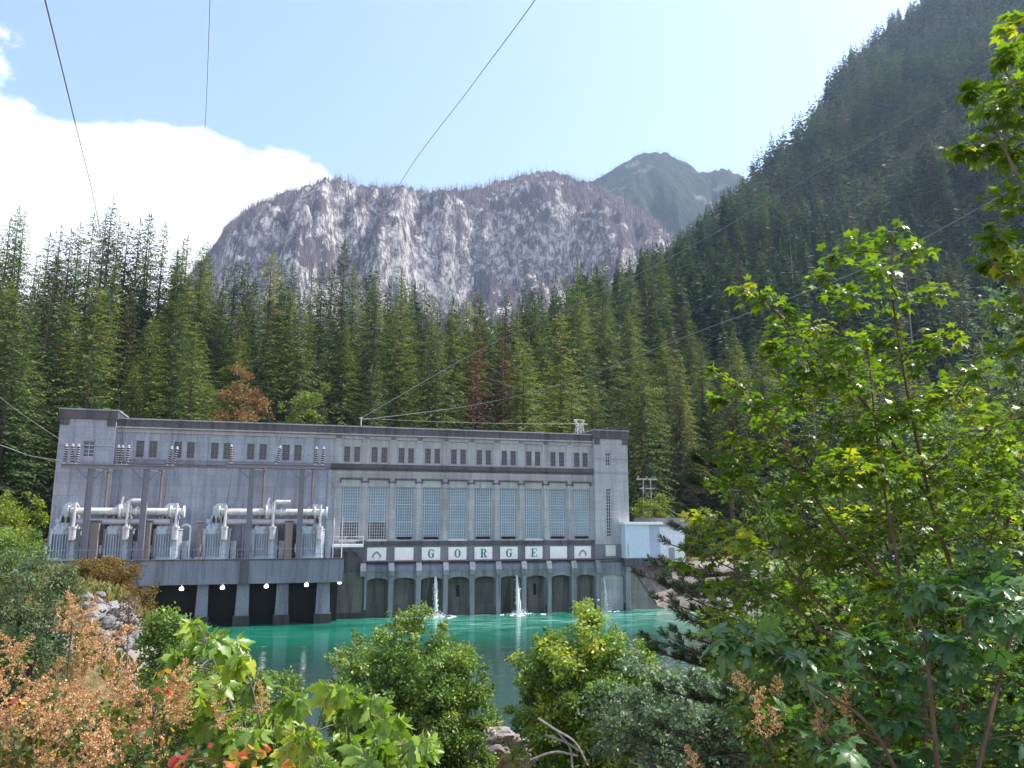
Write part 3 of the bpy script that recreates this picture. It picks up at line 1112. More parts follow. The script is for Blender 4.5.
# --- base band, lettered panels, ledge, brackets, arcade
mb = MB()
mb.box(S_W0 - 1.0, S_TR1 - 0.003, -0.30, 0.02, Z_BAND0, Z_BAND1)
mb.build('band_course', M_CONC_D, PH)
mb = MB()
mb.box(S_JOIN, S_TR1 + 0.01, -0.05, 0.02, Z_LED1 - 0.1, Z_BAND0 - 0.004)
mb.box(S_TR0, S_TR1 + 0.02, -0.83, -0.04, Z_LED1, Z_BAND0 - 0.01)
mb.build('base_wall', bpy.data.materials['grey_band_concrete'], PH)


def poly_letter(ch):
    """heavy roman capitals as closed outlines in a 1 x 1.25 box"""
    def ell(cx, cy, rx, ry, a0, a1, n=18):
        return [(cx + rx * math.cos(a0 + (a1 - a0) * k / n), cy + ry * math.sin(a0 + (a1 - a0) * k / n)) for k in range(n + 1)]
    shapes = []   # list of quads/polys

    def band(o_, i_):
        for k in range(len(o_) - 1):
            shapes.append([o_[k], o_[k + 1], i_[k + 1], i_[k]])
    if ch == 'O':
        band(ell(.5, .62, .46, .63, 0, 2 * math.pi, 28), ell(.5, .62, .20, .54, 0, 2 * math.pi, 28))
    if ch == 'G':
        band(ell(.5, .62, .46, .63, R(40), R(330), 24), ell(.5, .62, .20, .54, R(48), R(322), 24))
        shapes.append([(.66, .05), (.90, .12), (.90, .55), (.66, .55)])
        shapes.append([(.52, .55), (1.0, .55), (1.0, .64), (.52, .64)])
        shapes.append([(.84, .78), (.92, .78), (.92, 1.24), (.84, 1.15)])
    if ch == 'R':
        shapes.append([(.14, .09), (.40, .09), (.40, 1.16), (.14, 1.16)])
        shapes.append([(.02, 0), (.52, 0), (.52, .088), (.02, .088)])
        shapes.append([(.02, 1.162), (.55, 1.162), (.55, 1.25), (.02, 1.25)])
        band(ell(.55, .92, .38, .33, -math.pi / 2, math.pi / 2, 14), ell(.52, .92, .16, .235, -math.pi / 2, math.pi / 2, 14))
        shapes.append([(.402, .59), (.55, .59), (.55, .68), (.402, .68)])
        shapes.append([(.50, .585), (.70, .62), (.93, .09), (.68, .09)])
        shapes.append([(.68, 0), (1.05, 0), (1.05, .088), (.68, .088)])
    if ch == 'E':
        shapes.append([(.14, .09), (.40, .09), (.40, 1.16), (.14, 1.16)])
        shapes.append([(.02, 0), (.95, 0), (.95, .088), (.02, .088)])
        shapes.append([(.02, 1.162), (.92, 1.162), (.92, 1.25), (.02, 1.25)])
        shapes.append([(.402, .58), (.66, .58), (.66, .67), (.402, .67)])
        shapes.append([(.60, .45), (.68, .45), (.68, .80), (.60, .80)])
        shapes.append([(.85, .09), (.95, .09), (.95, .40), (.88, .40)])
        shapes.append([(.82, 1.16), (.92, 1.16), (.92, .88), (.85, .88)])
    return shapes


marks = ['logo', '', 'G', 'O', 'R', 'G', 'E', '', 'logo']
PH_ = Z_SG1 - Z_SG0
for i, mk in enumerate(marks):
    c = wc[i + 1]
    w = BAY * 0.345
    mb = MB()
    mb.box(c - w, c + w, -0.16, -0.04, Z_SG0, Z_SG1)
    sp = mb.build('sign_panel', M_WHITE, PH)
    tag(sp, {'logo': 'white panel with a grey arch emblem', '': 'blank white panel'}.get(mk, 'white panel with a dark green letter ' + mk))
    if mk in ('G', 'O', 'R', 'E'):
        mb = MB()
        hh_ = PH_ * 0.70
        k = hh_ / 1.25
        for poly in poly_letter(mk):
            mb.prism([(c + (x - .5) * k, -0.185, Z_SG0 + PH_ * 0.15 + y * k) for x, y in poly], (0, 0.025, 0))
        mb.build('letter', M_GREEN, sp)
    elif mk == 'logo':
        mb = MB()
        outer = [(-.5, 0), (-.42, .38), (-.27, .68), (-.12, .86), (0, .93), (.12, .86), (.27, .68), (.42, .38), (.5, 0)]
        inner = [(-.30, 0), (-.26, .22), (-.19, .40), (-.10, .53), (0, .60), (.10, .53), (.19, .40), (.26, .22), (.30, 0)]
        k = PH_ * 0.62
        for j in range(8):
            q = [outer[j], outer[j + 1], inner[j + 1], inner[j]]
            mb.prism([(c + x * k * 1.25, -0.185, Z_SG0 + PH_ * 0.24 + y * k * 0.85) for x, y in q], (0, 0.025, 0))
        mb.box(c - .40 * k, c - .31 * k, -0.186, -0.16, Z_SG0 + PH_ * 0.1, Z_SG0 + PH_ * 0.22)
        mb.box(c + .31 * k, c + .40 * k, -0.186, -0.16, Z_SG0 + PH_ * 0.1, Z_SG0 + PH_ * 0.22)
        mb.build('emblem', M_GREYP, sp)

# sloping concrete apron below the panels
mb = MB()
a0, a1 = S_W0 - 0.2, S_TR1 + 0.3
D_A = 1.35
mb.prism([(a0, -0.0, Z_LED1), (a0, -0.0, Z_LED0 - 0.5), (a0, -D_A, Z_LED0 - 0.5), (a0, -D_A, Z_LED1 - 0.55), (a0, -0.5, Z_LED1)], (a1 - a0, 0, 0))
mb.build('ledge', M_CONC_B, PH)
mb = MB()
mb.box(a0, a1, -1.48, -0.3, Z_LED1 + 0.004, Z_LED1 + 0.16)
mb.build('walkway_edge', M_CONC_D, PH)
for k, c in enumerate(ps[1:] + [S_TR1 - 0.9]):
    mb = MB()
    mb.prism([(c - 0.42, -1.2, Z_LED1 - 0.05), (c - 0.42, -1.2, Z_AR1 - 0.2), (c - 0.42, -1.9, Z_AR1 - 0.2), (c - 0.42, -1.9, Z_AR1 + 0.55), (c - 0.42, -1.45, Z_LED1 - 0.05)], (0.84, 0, 0))
    mb.build('bracket', M_BUTT, PH)


# arcade over the tailrace
def arch_pts(c, hw, zs, rise, n=12):
    return [(c + hw * math.cos(math.pi - math.pi * k / n), zs + rise * math.sin(math.pi * k / n)) for k in range(n + 1)]


mb = MB()
rec = MB()
ab = ps[2:] + [S_TR1 - 0.9]
DA = 1.25
bays = [(S_W0 + 0.3, ps[2])] + [(ab[i], ab[i + 1]) for i in range(len(ab) - 1)]
zt = Z_LED0 - 0.5
for i, (a, b) in enumerate(bays):
    c = (a + b) / 2
    hw = (b - a) / 2 * 0.80
    pts = arch_pts(c, hw, Z_SPR - 0.2, Z_AR1 - Z_SPR - 0.3)
    mb.quad((a, -DA, -2), (c - hw, -DA, -2), (c - hw, -DA, Z_SPR - 0.2), (a, -DA, Z_SPR - 0.2))
    mb.quad((c + hw, -DA, -2), (b, -DA, -2), (b, -DA, Z_SPR - 0.2), (c + hw, -DA, Z_SPR - 0.2))
    mb.quad((a, -DA, Z_SPR - 0.2), (c - hw, -DA, Z_SPR - 0.2), (c - hw, -DA, zt), (a, -DA, zt))
    mb.quad((c + hw, -DA, Z_SPR - 0.2), (b, -DA, Z_SPR - 0.2), (b, -DA, zt), (c + hw, -DA, zt))
    for k in range(len(pts) - 1):
        (x0, z0), (x1, z1) = pts[k], pts[k + 1]
        mb.quad((x0, -DA, z0), (x1, -DA, z1), (x1, -DA, zt), (x0, -DA, zt))
        mb.quad((x0, -DA, z0), (x0, 0.05, z0), (x1, 0.05, z1), (x1, -DA, z1))
    for x in (c - hw, c + hw):
        mb.quad((x, -DA, -2), (x, 0.05, -2), (x, 0.05, Z_SPR - 0.2), (x, -DA, Z_SPR - 0.2))
mb.build('arcade', M_BUTT, PH)
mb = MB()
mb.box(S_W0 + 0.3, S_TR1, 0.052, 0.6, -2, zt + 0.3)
mb.build('recess_wall', M_CONC_L, PH)  # backs of the arches, a darker concrete than the arcade face
# damp line at the foot
mb = MB()
for i, (a, b) in enumerate(bays):
    c = (a + b) / 2
    hw = (b - a) / 2 * 0.80
    mb.box(a - 0.004, c - hw + 0.006, -DA - 0.006, -DA + 0.4, -2, 1.1)
    mb.box(c + hw - 0.006, b + 0.004, -DA - 0.006, -DA + 0.4, -2, 1.1)
mb.build('waterline_footing', M_WET, PH)
# plinth strips in front of the arcade piers
for c in ab:
    mb = MB()
    mb.box(c - 0.36, c + 0.36, -DA - 0.30, -DA + 0.02, -2, Z_AR1 - 0.21)
    mb.build('buttress', M_BUTT, PH)
# outfall openings: wet backs behind the jets and dark gate slots
for i in (2, 5, 9):
    if i < len(bays):
        a, b = bays[i]
        c = (a + b) / 2
        mb = MB()
        if i == 9:
            x0 = c - (b - a) * 0.36
        else:
            x0 = c + (b - a) * 0.02
        mb.prism([(x0 - 0.10, 0.045, Z_AR1 - 0.9), (x0 + 0.15, 0.045, Z_AR1 - 0.9), (x0 + 0.35, 0.045, 0), (x0 - 1.05, 0.045, 0)], (0, 0.03, 0))
        mb.build('wet_streak', M_WET, PH)
for i in (3, 6, 9):
    if i >= len(bays):
        continue
    a, b = bays[i]
    c = (a + b) / 2 + 0.15
    mb = MB()
    mb.box(c - 0.22, c + 0.22, -0.06, 0.05, 2.6, 4.3)
    mb.box(c - 0.30, c + 0.05, -0.10, -0.055, 3.5, 3.9)
    mb.build('gate_slot', M_DARKP, PH)
# plain wall left of the arcade
mb = MB()
mb.box(S_JOIN - 3, S_W0 + 0.28, -1.0, 0.5, -2, Z_LED0 - 0.6)
mb.build('base_wall', m_concrete('brown_stained_concrete', (0.15, 0.14, 0.13), (0.06, 0.057, 0.052), 0.8), PH)
mb = MB()
mb.box(S_JOIN - 3, S_W0 + 0.5, -1.35, -1.004, -2, 0.75)
mb.build('waterline_footing', M_WET, PH)
mb = MB()
mb.prism([(S_W0 - 3.2, -0.9, Z_LED0 - 0.595), (S_W0 + 0.5, -0.9, Z_LED0 - 0.595), (S_W0 + 0.5, -0.9, Z_LED1 - 0.3), (S_W0 - 1.2, -0.9, Z_SG1 - 0.5), (S_W0 - 3.2, -0.9, Z_SG1 - 0.5)], (0, 0.85, 0))
mb.build('stair_block', M_CONC_D, PH)


def loc(s, d, z):
    """building frame -> world"""
    return Vector((P0.x, P0.y, 0)) + EV * s + NV * d + Vector((0, 0, z))


# ------------------------------------------------------------------ water jets
def m_foam():
    m, nt, out = newmat('falling_water')
    tc = N(nt, 'ShaderNodeTexCoord')
    n1 = noise(nt, mapping(nt, tc.outputs['Object'], (3, 3, 0.8)), 2.0, 6, 0.7)
    c = ramp(nt, n1, [(0.3, (0.50, 0.58, 0.60)), (0.6, (0.88, 0.90, 0.92))])
    bsdf(nt, out, c, 0.5, bump=n1, bstr=0.8, bdist=0.1)
    return m


M_FOAM = m_foam()
jl = ['white water jet pouring from the arch under the first letter G',
      'white water jet pouring from an arch under the second letter G',
      'thin dark water trickle falling from the arch under the end tower']
for j, (px, yt, yb, r0, r1) in enumerate([(434.5, 575, 610, .09, .34), (515.5, 573, 606, .10, .42), (602, 576, 603, .04, .16)]):
    s_ = S(px, yt, 0.4)
    zt_ = Zf(px, yt, 0.4)
    root = empty('water_jet', loc(s_, 0.4, 0), EYAW, jl[j], 'water jet', 'water jets from the arches')
    mb = MB()
    for k in range(9 if j < 2 else 4):
        o1, o2 = random.uniform(-1, 1), random.uniform(-.6, 1)
        P_, RR = [], []
        reach = random.uniform(1.3, 2.2)
        for t in np.linspace(0, 1, 12):
            P_.append((o1 * r1 * 0.75 * t + 0.10 * math.sin(9 * t + k), -reach * math.sqrt(t) * 0.9 - o2 * r1 * t * .6, zt_ * (1 - t * t) - 0.05 * t))
            RR.append((r0 + (r1 - r0) * t) * random.uniform(0.16, 0.36))
        mb.tube(P_, RR, 6)
    mb.build('stream', M_FOAM, root, smooth=True)
    mb = MB()
    for k in range(260 if j < 2 else 70):
        a = random.uniform(0, 6.28)
        rr = abs(random.gauss(0, 1)) * (r1 + .12) * 1.5
        zz = abs(random.gauss(0, 0.35)) * math.exp(-rr) * 1.7
        c = Vector((math.cos(a) * rr * 1.3, -2.0 + math.sin(a) * rr, zz + 0.02))
        s2 = random.uniform(0.03, 0.11)
        mb.add([c + Vector((s2, 0, 0)), c + Vector((-s2, 0, 0)), c + Vector((0, s2, 0)), c + Vector((0, -s2, 0)), c + Vector((0, 0, s2 * .6)), c + Vector((0, 0, -s2 * .6))],
               [(0, 2, 4), (2, 1, 4), (1, 3, 4), (3, 0, 4), (2, 0, 5), (1, 2, 5), (3, 1, 5), (0, 3, 5)])
    for k in range(240 if j < 2 else 60):
        t = random.uniform(.12, 1) ** .6
        sp = (r0 + r1 * t) * 1.1
        c = Vector((random.gauss(0, .5) * sp, -1.75 * math.sqrt(t) * .9 + random.gauss(0, .5) * sp, zt_ * (1 - t * t)))
        s2 = random.uniform(0.02, 0.07)
        mb.add([c + Vector((s2, 0, 0)), c + Vector((-s2, 0, 0)), c + Vector((0, s2, 0)), c + Vector((0, -s2, 0)), c + Vector((0, 0, s2 * 2)), c + Vector((0, 0, -s2 * 2))],
               [(0, 2, 4), (2, 1, 4), (1, 3, 4), (3, 0, 4), (2, 0, 5), (1, 2, 5), (3, 1, 5), (0, 3, 5)])
    # low boil of foam where it lands
    for k in range(34 if j < 2 else 8):
        a = random.uniform(0, 6.28)
        rr = random.uniform(0, 1) ** 1.5 * r1 * 7
        c = (math.cos(a) * rr * 1.5, -2.0 + math.sin(a) * rr, -0.02)
        w = random.uniform(.2, .5)
        mb.lathe(c, [(w, 0), (w * .8, 0.05), (w * .3, 0.09), (0.01, 0.1)], 8)
    mb.build('splash', M_FOAM, root, smooth=True)['kind'] = 'stuff'

# ------------------------------------------------------------------ retaining wall at the downstream end
zt1 = Zf(623, 566, 0.5)
zt2 = Zf(655, 603, 0.5)
s1_, s2_ = S_TR1 + 0.02, S(656, 603, 0.5)
mb = MB()
mb.prism([(s1_, -0.6, -2), (s2_ + 1.5, -0.6, -2), (s2_ + 1.5, -0.6, 0.05), (s2_, -0.6, 0.5), (s1_, -0.6, zt1)], (0, 0.9, 0))
wing = mb.build('retaining_wall', m_concrete('brown_retaining_concrete', (0.23, 0.205, 0.195), (0.12, 0.105, 0.10), 0.6))
wing.location = P0
wing.rotation_euler = (0, 0, EYAW)
tag(wing, 'sloping brown concrete retaining wall running down into the water beside the end tower', 'wall')
mb = MB()
mb.prism([(s1_, -0.75, zt1 + .004), (s2_, -0.75, 0.504), (s2_, -0.75, 0.9), (s1_, -0.75, zt1 + 0.35)], (0, 1.2, 0))
mb.build('wall_cap', M_CONC_D, wing)

# ------------------------------------------------------------------ pale metal shed at the right end
M_SHED = m_plain('pale_blue_metal', (0.50, 0.58, 0.70), 0.55, var=0.06)
M_SHED2 = m_plain('shed_side_metal', (0.34, 0.40, 0.52), 0.55, var=0.06)
ds = 2.5
sa, sb_ = S(625.5, 540, ds), S(660.5, 540, ds)
zg, zt_ = Zf(640, 558, ds), Zf(640, 524.5, ds)
SH = empty('metal_shed', loc(sa, ds, 0), EYAW, 'pale blue metal shed with a white roof beside the end tower', 'shed')
W_ = sb_ - sa
mb = MB()
mb.box(0, W_ * 0.68, 0, 5, zg, zt_)
for k in range(1, 12):
    mb.box(W_ * 0.68 * k / 12 - 0.02, W_ * 0.68 * k / 12 + 0.02, -0.03, 0.01, zg + 0.1, zt_ - 0.05)
mb.build('wall', M_SHED, SH)
mb = MB()
mb.box(W_ * 0.68 + 0.004, W_, 0.25, 5, zg, zt_)
mb.build('door', M_SHED2, SH)
mb = MB()
mb.box(-0.3, W_ + 0.35, -0.4, 5.3, zt_ + 0.004, zt_ + 0.42)
mb.build('roof', M_WHITE, SH)
mb = MB()
mb.box(-0.1, W_ + 0.1, -0.1, 5.1, zg - 1.2, zg - 0.004)
mb.build('plinth', M_CONC_D, SH)
mb = MB()
mb.box(0.35, 0.45, -0.08, -0.03, zg + 0.2, zg + 2.2)
mb.build('downpipe', M_GREYP, SH)

# low grey building beyond the shed
d2 = -3.0
sa2, sb2 = S(657, 520, d2), S(684, 522, d2)
LB = empty('service_building', loc(sa2, d2, 0), EYAW, 'low pale building with a flat grey roof half hidden by branches right of the shed', 'building')
zb, zt2_ = Zf(680, 556, d2), Zf(680, 526, d2)
mb = MB()
mb.box(0, sb2 - sa2, 0, 8, zb - 1, zt2_)
mb.build('wall', m_plain('white_siding', (0.62, 0.66, 0.74), 0.7), LB)
mb = MB()
mb.box(-0.4, sb2 - sa2 + 0.4, -0.5, 8.4, zt2_ + 0.004, zt2_ + 1.35)
mb.build('roof', m_plain('grey_roof', (0.26, 0.24, 0.26), 0.8), LB)
mb = MB()
mb.box(2.0, 3.1, -0.06, 0.0, zb - .9, zb + 1.4)
mb.build('door', M_GREYP, LB)

# low lavender-roofed building seen through the maple
p1, p2 = at(897, 571, 108), at(958, 571, 108)
LV = empty('storage_building', (p1.x, p1.y, gh((p1.x + p2.x) / 2, 109)), 0.0, 'low building with a pale lavender metal roof seen through gaps in the maple', 'building')
h_ = p1.z - LV.location.z
w_ = p2.x - p1.x
mb = MB()
mb.box(0, w_, 0.3, 6, -1.5, h_)
mb.build('wall', m_plain('dull_wall', (0.12, 0.12, 0.15), 0.8), LV)
mb = MB()
mb.prism([(-0.4, -0.3, h_ + .004), (-0.4, 6.3, h_ + 1.6), (-0.4, 6.3, h_ + 1.78), (-0.4, -0.3, h_ + 0.2)], (w_ + 0.8, 0, 0))
for k in range(int(w_ / 0.6)):
    x = -0.3 + k * 0.6
    mb.prism([(x, -0.3, h_ + .2), (x, 6.3, h_ + 1.78), (x, 6.3, h_ + 1.84), (x, -0.3, h_ + 0.26)], (0.06, 0, 0))
mb.build('roof', m_plain('lavender_metal', (0.42, 0.38, 0.58), 0.4, 0.3), LV)
# ------------------------------------------------------------------ transformer deck
wpt = at_z(322, 624, 0.0)
DD = (wpt - P0).dot(NV)
ZD = Zf(344, 560, DD)
ZDU = Zf(344, 582, DD)
print('deck d', DD, 'z', ZD, ZDU)
S_D0, S_D1 = S(30, 561, DD), S(343.5, 570, DD)
TD = empty('transformer_deck', P0, EYAW, 'blue-grey concrete deck on piers in front of the powerhouse, carrying the transformers', 'deck')
mb = MB()
mb.box(S_D0, S_D1 - 0.25, -DD + 0.7, -0.85, ZD - 0.8, ZD)
mb.build('slab', M_CONC_B, TD)
mb = MB()
mb.box(S_D0, S_D1, -DD, -DD + 0.697, ZDU, ZD + 0.12)
mb.box(S_D1 - 0.6, S_D1 - 0.004, -DD + 0.70, -0.86, ZDU + 0.3, ZD + 0.11)
mb.build('edge_beam', M_CONC_B, TD)
mb = MB()
mb.box(S_D0, S_D1 + 0.08, -DD - 0.12, -DD + 0.8, ZD + 0.124, ZD + 0.30)
mb.build('kerb', M_CONC_D, TD)
for px in (134, 244):
    mb = MB()
    s_ = S(px, 572, DD)
    mb.box(s_ - 0.55, s_ + 0.55, -DD - 0.10, -DD + 0.1, ZDU - 0.02, ZD + 0.05)
    mb.build('joint_strip', M_CONC_D, TD)
pier_px = [(142, 149.5), (197.5, 208), (237, 249), (276.8, 288.3), (317, 329.5)]
piers = []
for a, b in pier_px:
    dd = DD - 1.2
    s0, s1 = S(a, 590, dd), S(b, 590, dd)
    piers.append((s0, s1))
for dp in (38.5,):
    s_ = (S(157, 590, DD - 1.2), S(167, 590, DD - 1.2))
for s0, s1 in piers:
    mb = MB()
    mb.prism([(s0, -DD + 1.1, ZDU - .003), (s1, -DD + 1.1, ZDU - .003), (s1 + 0.12, -DD + 0.75, 1.3), (s0 - 0.12, -DD + 0.75, 1.3)], (0, 1.0, 0))
    mb.box(s0 + 0.02, s1 - 0.02, -DD + 1.9, -0.9, -2.5, ZDU + 0.3)
    p_ = mb.build('pier', M_CONC_B, TD)
    mb = MB()
    mb.box(s0 - 0.3, s1 + 0.3, -DD + 0.35, -DD + 2.2, -2.5, 1.296)
    mb.build('footing', M_WET, p_)
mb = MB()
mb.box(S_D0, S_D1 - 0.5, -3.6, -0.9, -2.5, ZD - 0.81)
mb.build('back_wall', m_plain('shade_black_wall', (0.014, 0.014, 0.015), 0.8), TD)  # near-black colour stands in for the deep shade under the deck
# ladder and standpipe at the end of the deck
mb = MB()
s_ = S(332, 600, 1.6)
for o_ in (-.22, .22):
    mb.tube([(s_ + o_, -1.75, 0.2), (s_ + o_, -1.75, ZDU + 1.2)], 0.04, 5)
for k in range(14):
    mb.tube([(s_ - .22, -1.75, 0.5 + k * 0.4), (s_ + .22, -1.75, 0.5 + k * 0.4)], 0.025, 4)
lad = mb.build('ladder', m_plain('galvanised', (0.5, 0.5, 0.52), 0.4, 0.6))
lad.location = P0
lad.rotation_euler = (0, 0, EYAW)
tag(lad, 'thin steel ladder going down to the water at the end of the deck', 'ladder')

M_STEEL = m_plain('painted_steel', (0.21, 0.21, 0.25), 0.6, 0.1)
M_RUST = m_plain('brown_steel', (0.20, 0.155, 0.145), 0.7, 0.1)
M_GALV = m_plain('galvanised_steel', (0.50, 0.51, 0.54), 0.45, 0.4)
M_SILVER = m_concrete('silver_paint', (0.60, 0.595, 0.62), (0.34, 0.32, 0.32), 0.6, boards=False)
M_TRAFO = m_concrete('transformer_paint', (0.44, 0.50, 0.56), (0.20, 0.215, 0.23), 0.7, boards=False)
M_TRAFO2 = m_concrete('transformer_fins', (0.40, 0.455, 0.52), (0.18, 0.19, 0.21), 0.7, boards=False)
M_PORC = m_plain('dark_porcelain', (0.045, 0.035, 0.045), 0.25, var=0.2)
M_PORCW = m_plain('white_porcelain', (0.55, 0.53, 0.56), 0.3, var=0.05)

# lamps under the deck edge
ml, nt, out = newmat('lit_lamp')
e = N(nt, 'ShaderNodeEmission')
e.inputs['Color'].default_value = (1, 0.98, 0.92, 1)
e.inputs['Strength'].default_value = 3.0
nt.links.new(e.outputs[0], out.inputs['Surface'])
fl = ['first lit floodlight from the left under the deck', 'second lit floodlight from the left under the deck', 'middle lit floodlight under the deck',
      'fourth lit floodlight from the left under the deck', 'lit floodlight sticking out at the right end of the deck']
for i, (px, py) in enumerate([(181.5, 588.5), (222.5, 587.3), (266.3, 586), (306.5, 584.5), (339.5, 582)]):
    dl = DD + 0.15 if i < 4 else DD - 0.6
    s_, z_ = S(px, py, dl), Zf(px, py, dl)
    root = empty('floodlight', loc(s_, dl, z_), EYAW, fl[i], 'floodlight', 'floodlights along the deck edge')
    mb = MB()
    mb.lathe((0, 0, -0.28), [(0.05, 0), (0.24, 0.05), (0.30, 0.22), (0.22, 0.42), (0.05, 0.5)], 10)
    mb.build('lamp', ml, root, smooth=True)
    mb = MB()
    if i < 4:
        mb.tube([(0, 0, 0.2), (0, 0.05, ZDU - z_ + 0.1)], 0.05, 6)
        mb.lathe((0, 0, 0.16), [(0.24, 0), (0.10, 0.16), (0.06, 0.2)], 10)
    else:
        mb.tube([(0, 0, 0.2), (-0.6, 0.0, 0.55), (-1.1, 0.3, 0.6)], 0.05, 6)
        mb.lathe((0, 0, 0.16), [(0.24, 0), (0.10, 0.16), (0.06, 0.2)], 10)
    mb.build('bracket', M_GALV, root)

# ------------------------------------------------------------------ transformers
DT = DD - 5.5


def make_transformer():
    root = empty('transformer', (0, 0, 0), EYAW)
    w, dp, h = 1.75, 1.5, 4.1
    mb = MB()
    # rounded tank
    prof = [(-w, -dp + .5), (-w + .45, -dp), (w - .45, -dp), (w, -dp + .5), (w, dp), (-w, dp)]
    mb.prism([(x, y, 0.35) for x, y in prof], (0, 0, h - 0.35))
    mb.prism([(x * 1.05, y * 1.05, h + .004) for x, y in prof], (0, 0, 0.16))
    mb.prism([(x * 1.03, y * 1.03, 0.1) for x, y in prof], (0, 0, 0.246))
    mb.box(-w * .8, w * .8, -dp * .7, dp * .7, h + .165, h + .5)
    for k in (-.6, .1):
        mb.lathe((k * w, -dp * .2, h + .5), [(.3, 0), (.3, .25), (.1, .32), (.1, .5), (.02, .52)], 10)
    mb.build('tank', M_TRAFO, root)
    mb = MB()
    for k in range(7):
        x = -w + 0.42 + k * 0.33
        mb.box(x - 0.045, x + 0.045, -dp - 0.42, -dp - 0.004, 0.55, h - 0.55)
    mb.box(-w + .3, -w + 0.35 + 6.3 * .33, -dp - .2, -dp - .1, h - .54, h - .45)
    mb.build('radiator', M_TRAFO2, root)
    mb = MB()
    for z in (1.2, 2.3, 3.3):
        mb.box(-w - .07, w + .07, -dp * .35, dp + .07, z, z + .12)
    for x in (-w - .06, w - .06):
        mb.box(x, x + .12, -dp + .55, -dp + .70, .36, h - .01)
    mb.build('stiffener', M_TRAFO, root)
    mb = MB()
    mb.box(-w - .55, -w - .08, -dp + .2, -dp + .9, 1.0, 2.1)
    mb.build('control_cabinet', M_GALV, root)
    mb = MB()
    mb.tube([(-w - .3, -dp + .5, 1.0), (-w - .3, -dp + .5, .05)], .06, 5)
    mb.tube([(-w - .3, -dp + .5, 2.1), (-w - .3, -dp + .6, 3.0), (-w + .2, -dp + .6, h + .3)], .05, 5)
    mb.tube([(.2, -dp - .1, h + .3), (.55, -dp - .45, h - .4), (.55, -dp - .45, .4)], .06, 5)
    mb.build('cable', M_STEEL, root)
    for k in range(3):
        mb = MB()
        x = -.55 + .65 * k
        mb.lathe((x, -.55, h + 1.0), [(.16, 0), (.22, .15), (.12, .25), (.22, .4), (.12, .5), (.2, .65), (.08, .8), (.03, 1.1)], 9)
        mb.build('bushing', M_PORC, root)
    mb = MB()
    mb.tube([(-w * .9, dp * .3, h + 1.15), (w * .5, dp * .3, h + 1.15)], .42, 12)
    mb.box(-w * .7, -w * .6, dp * .2, dp * .4, h + .4, h + .8)
    mb.build('oil_conservator', M_TRAFO, root)
    mb = MB()
    mb.box(w + 0.25, w + 0.95, -dp + .3, -dp + 1.1, 0.1, 2.6)
    mb.box(w + .02, w + .247, -dp + .6, -dp + .8, 1.6, 1.8)
    mb.build('cooler_box', M_TRAFO2, root)
    mb = MB()
    mb.box(-0.75, 1.15, -0.4, 0.9, h + 0.505, h + 3.2)
    mb.box(-0.95, 1.3, -0.5, 1.0, h + 1.5, h + 1.9)
    mb.prism([(-0.75, -.4, h + 3.2), (1.15, -.4, h + 3.2), (.8, -.4, h + 3.7), (-.1, -.4, h + 3.7)], (0, 1.2, 0))
    mb.build('bushing_turret', M_TRAFO, root)
    mb = MB()
    mb.tube([(1.05, -dp - .25, h - 1.3), (1.05, -dp - .25, h + .2)], 0.42, 12)
    mb.tube([(1.05, -dp - .25, h + .2), (1.05, -dp - .25, h + .5)], 0.50, 12)
    mb.tube([(1.05, -dp - .25, h + .5), (1.05, -dp - .25, h + 3.6)], 0.19, 10)
    mb.tube([(1.05, -dp - .2, h - .6), (1.05, -dp + .6, h - .6)], 0.2, 8)
    mb.build('bushing_pipe', M_SILVER, root, smooth=False)
    return root


tr_px = [63, 116.5, 166, 215.5, 264, 311.5]
trl = ['leftmost grey-blue transformer beside the bank', 'second transformer from the left with a U-shaped pipe above it', 'third transformer from the left at the end of the first silver pipe',
       'fourth transformer from the left where the second silver pipe starts', 'fifth transformer with the second U-shaped pipe above it', 'rightmost transformer near the white landing']
proto = make_transformer()
TS = []
for i, px in enumerate(tr_px):
    o = proto if i == 0 else copy_tree(proto)
    s_ = S(px, 545, DT + 1.5)
    o.location = loc(s_, DT, ZD + 0.004)
    o.rotation_euler = (0, 0, EYAW)
    tag(o, trl[i], 'transformer', 'transformers on the deck')
    TS.append(s_)

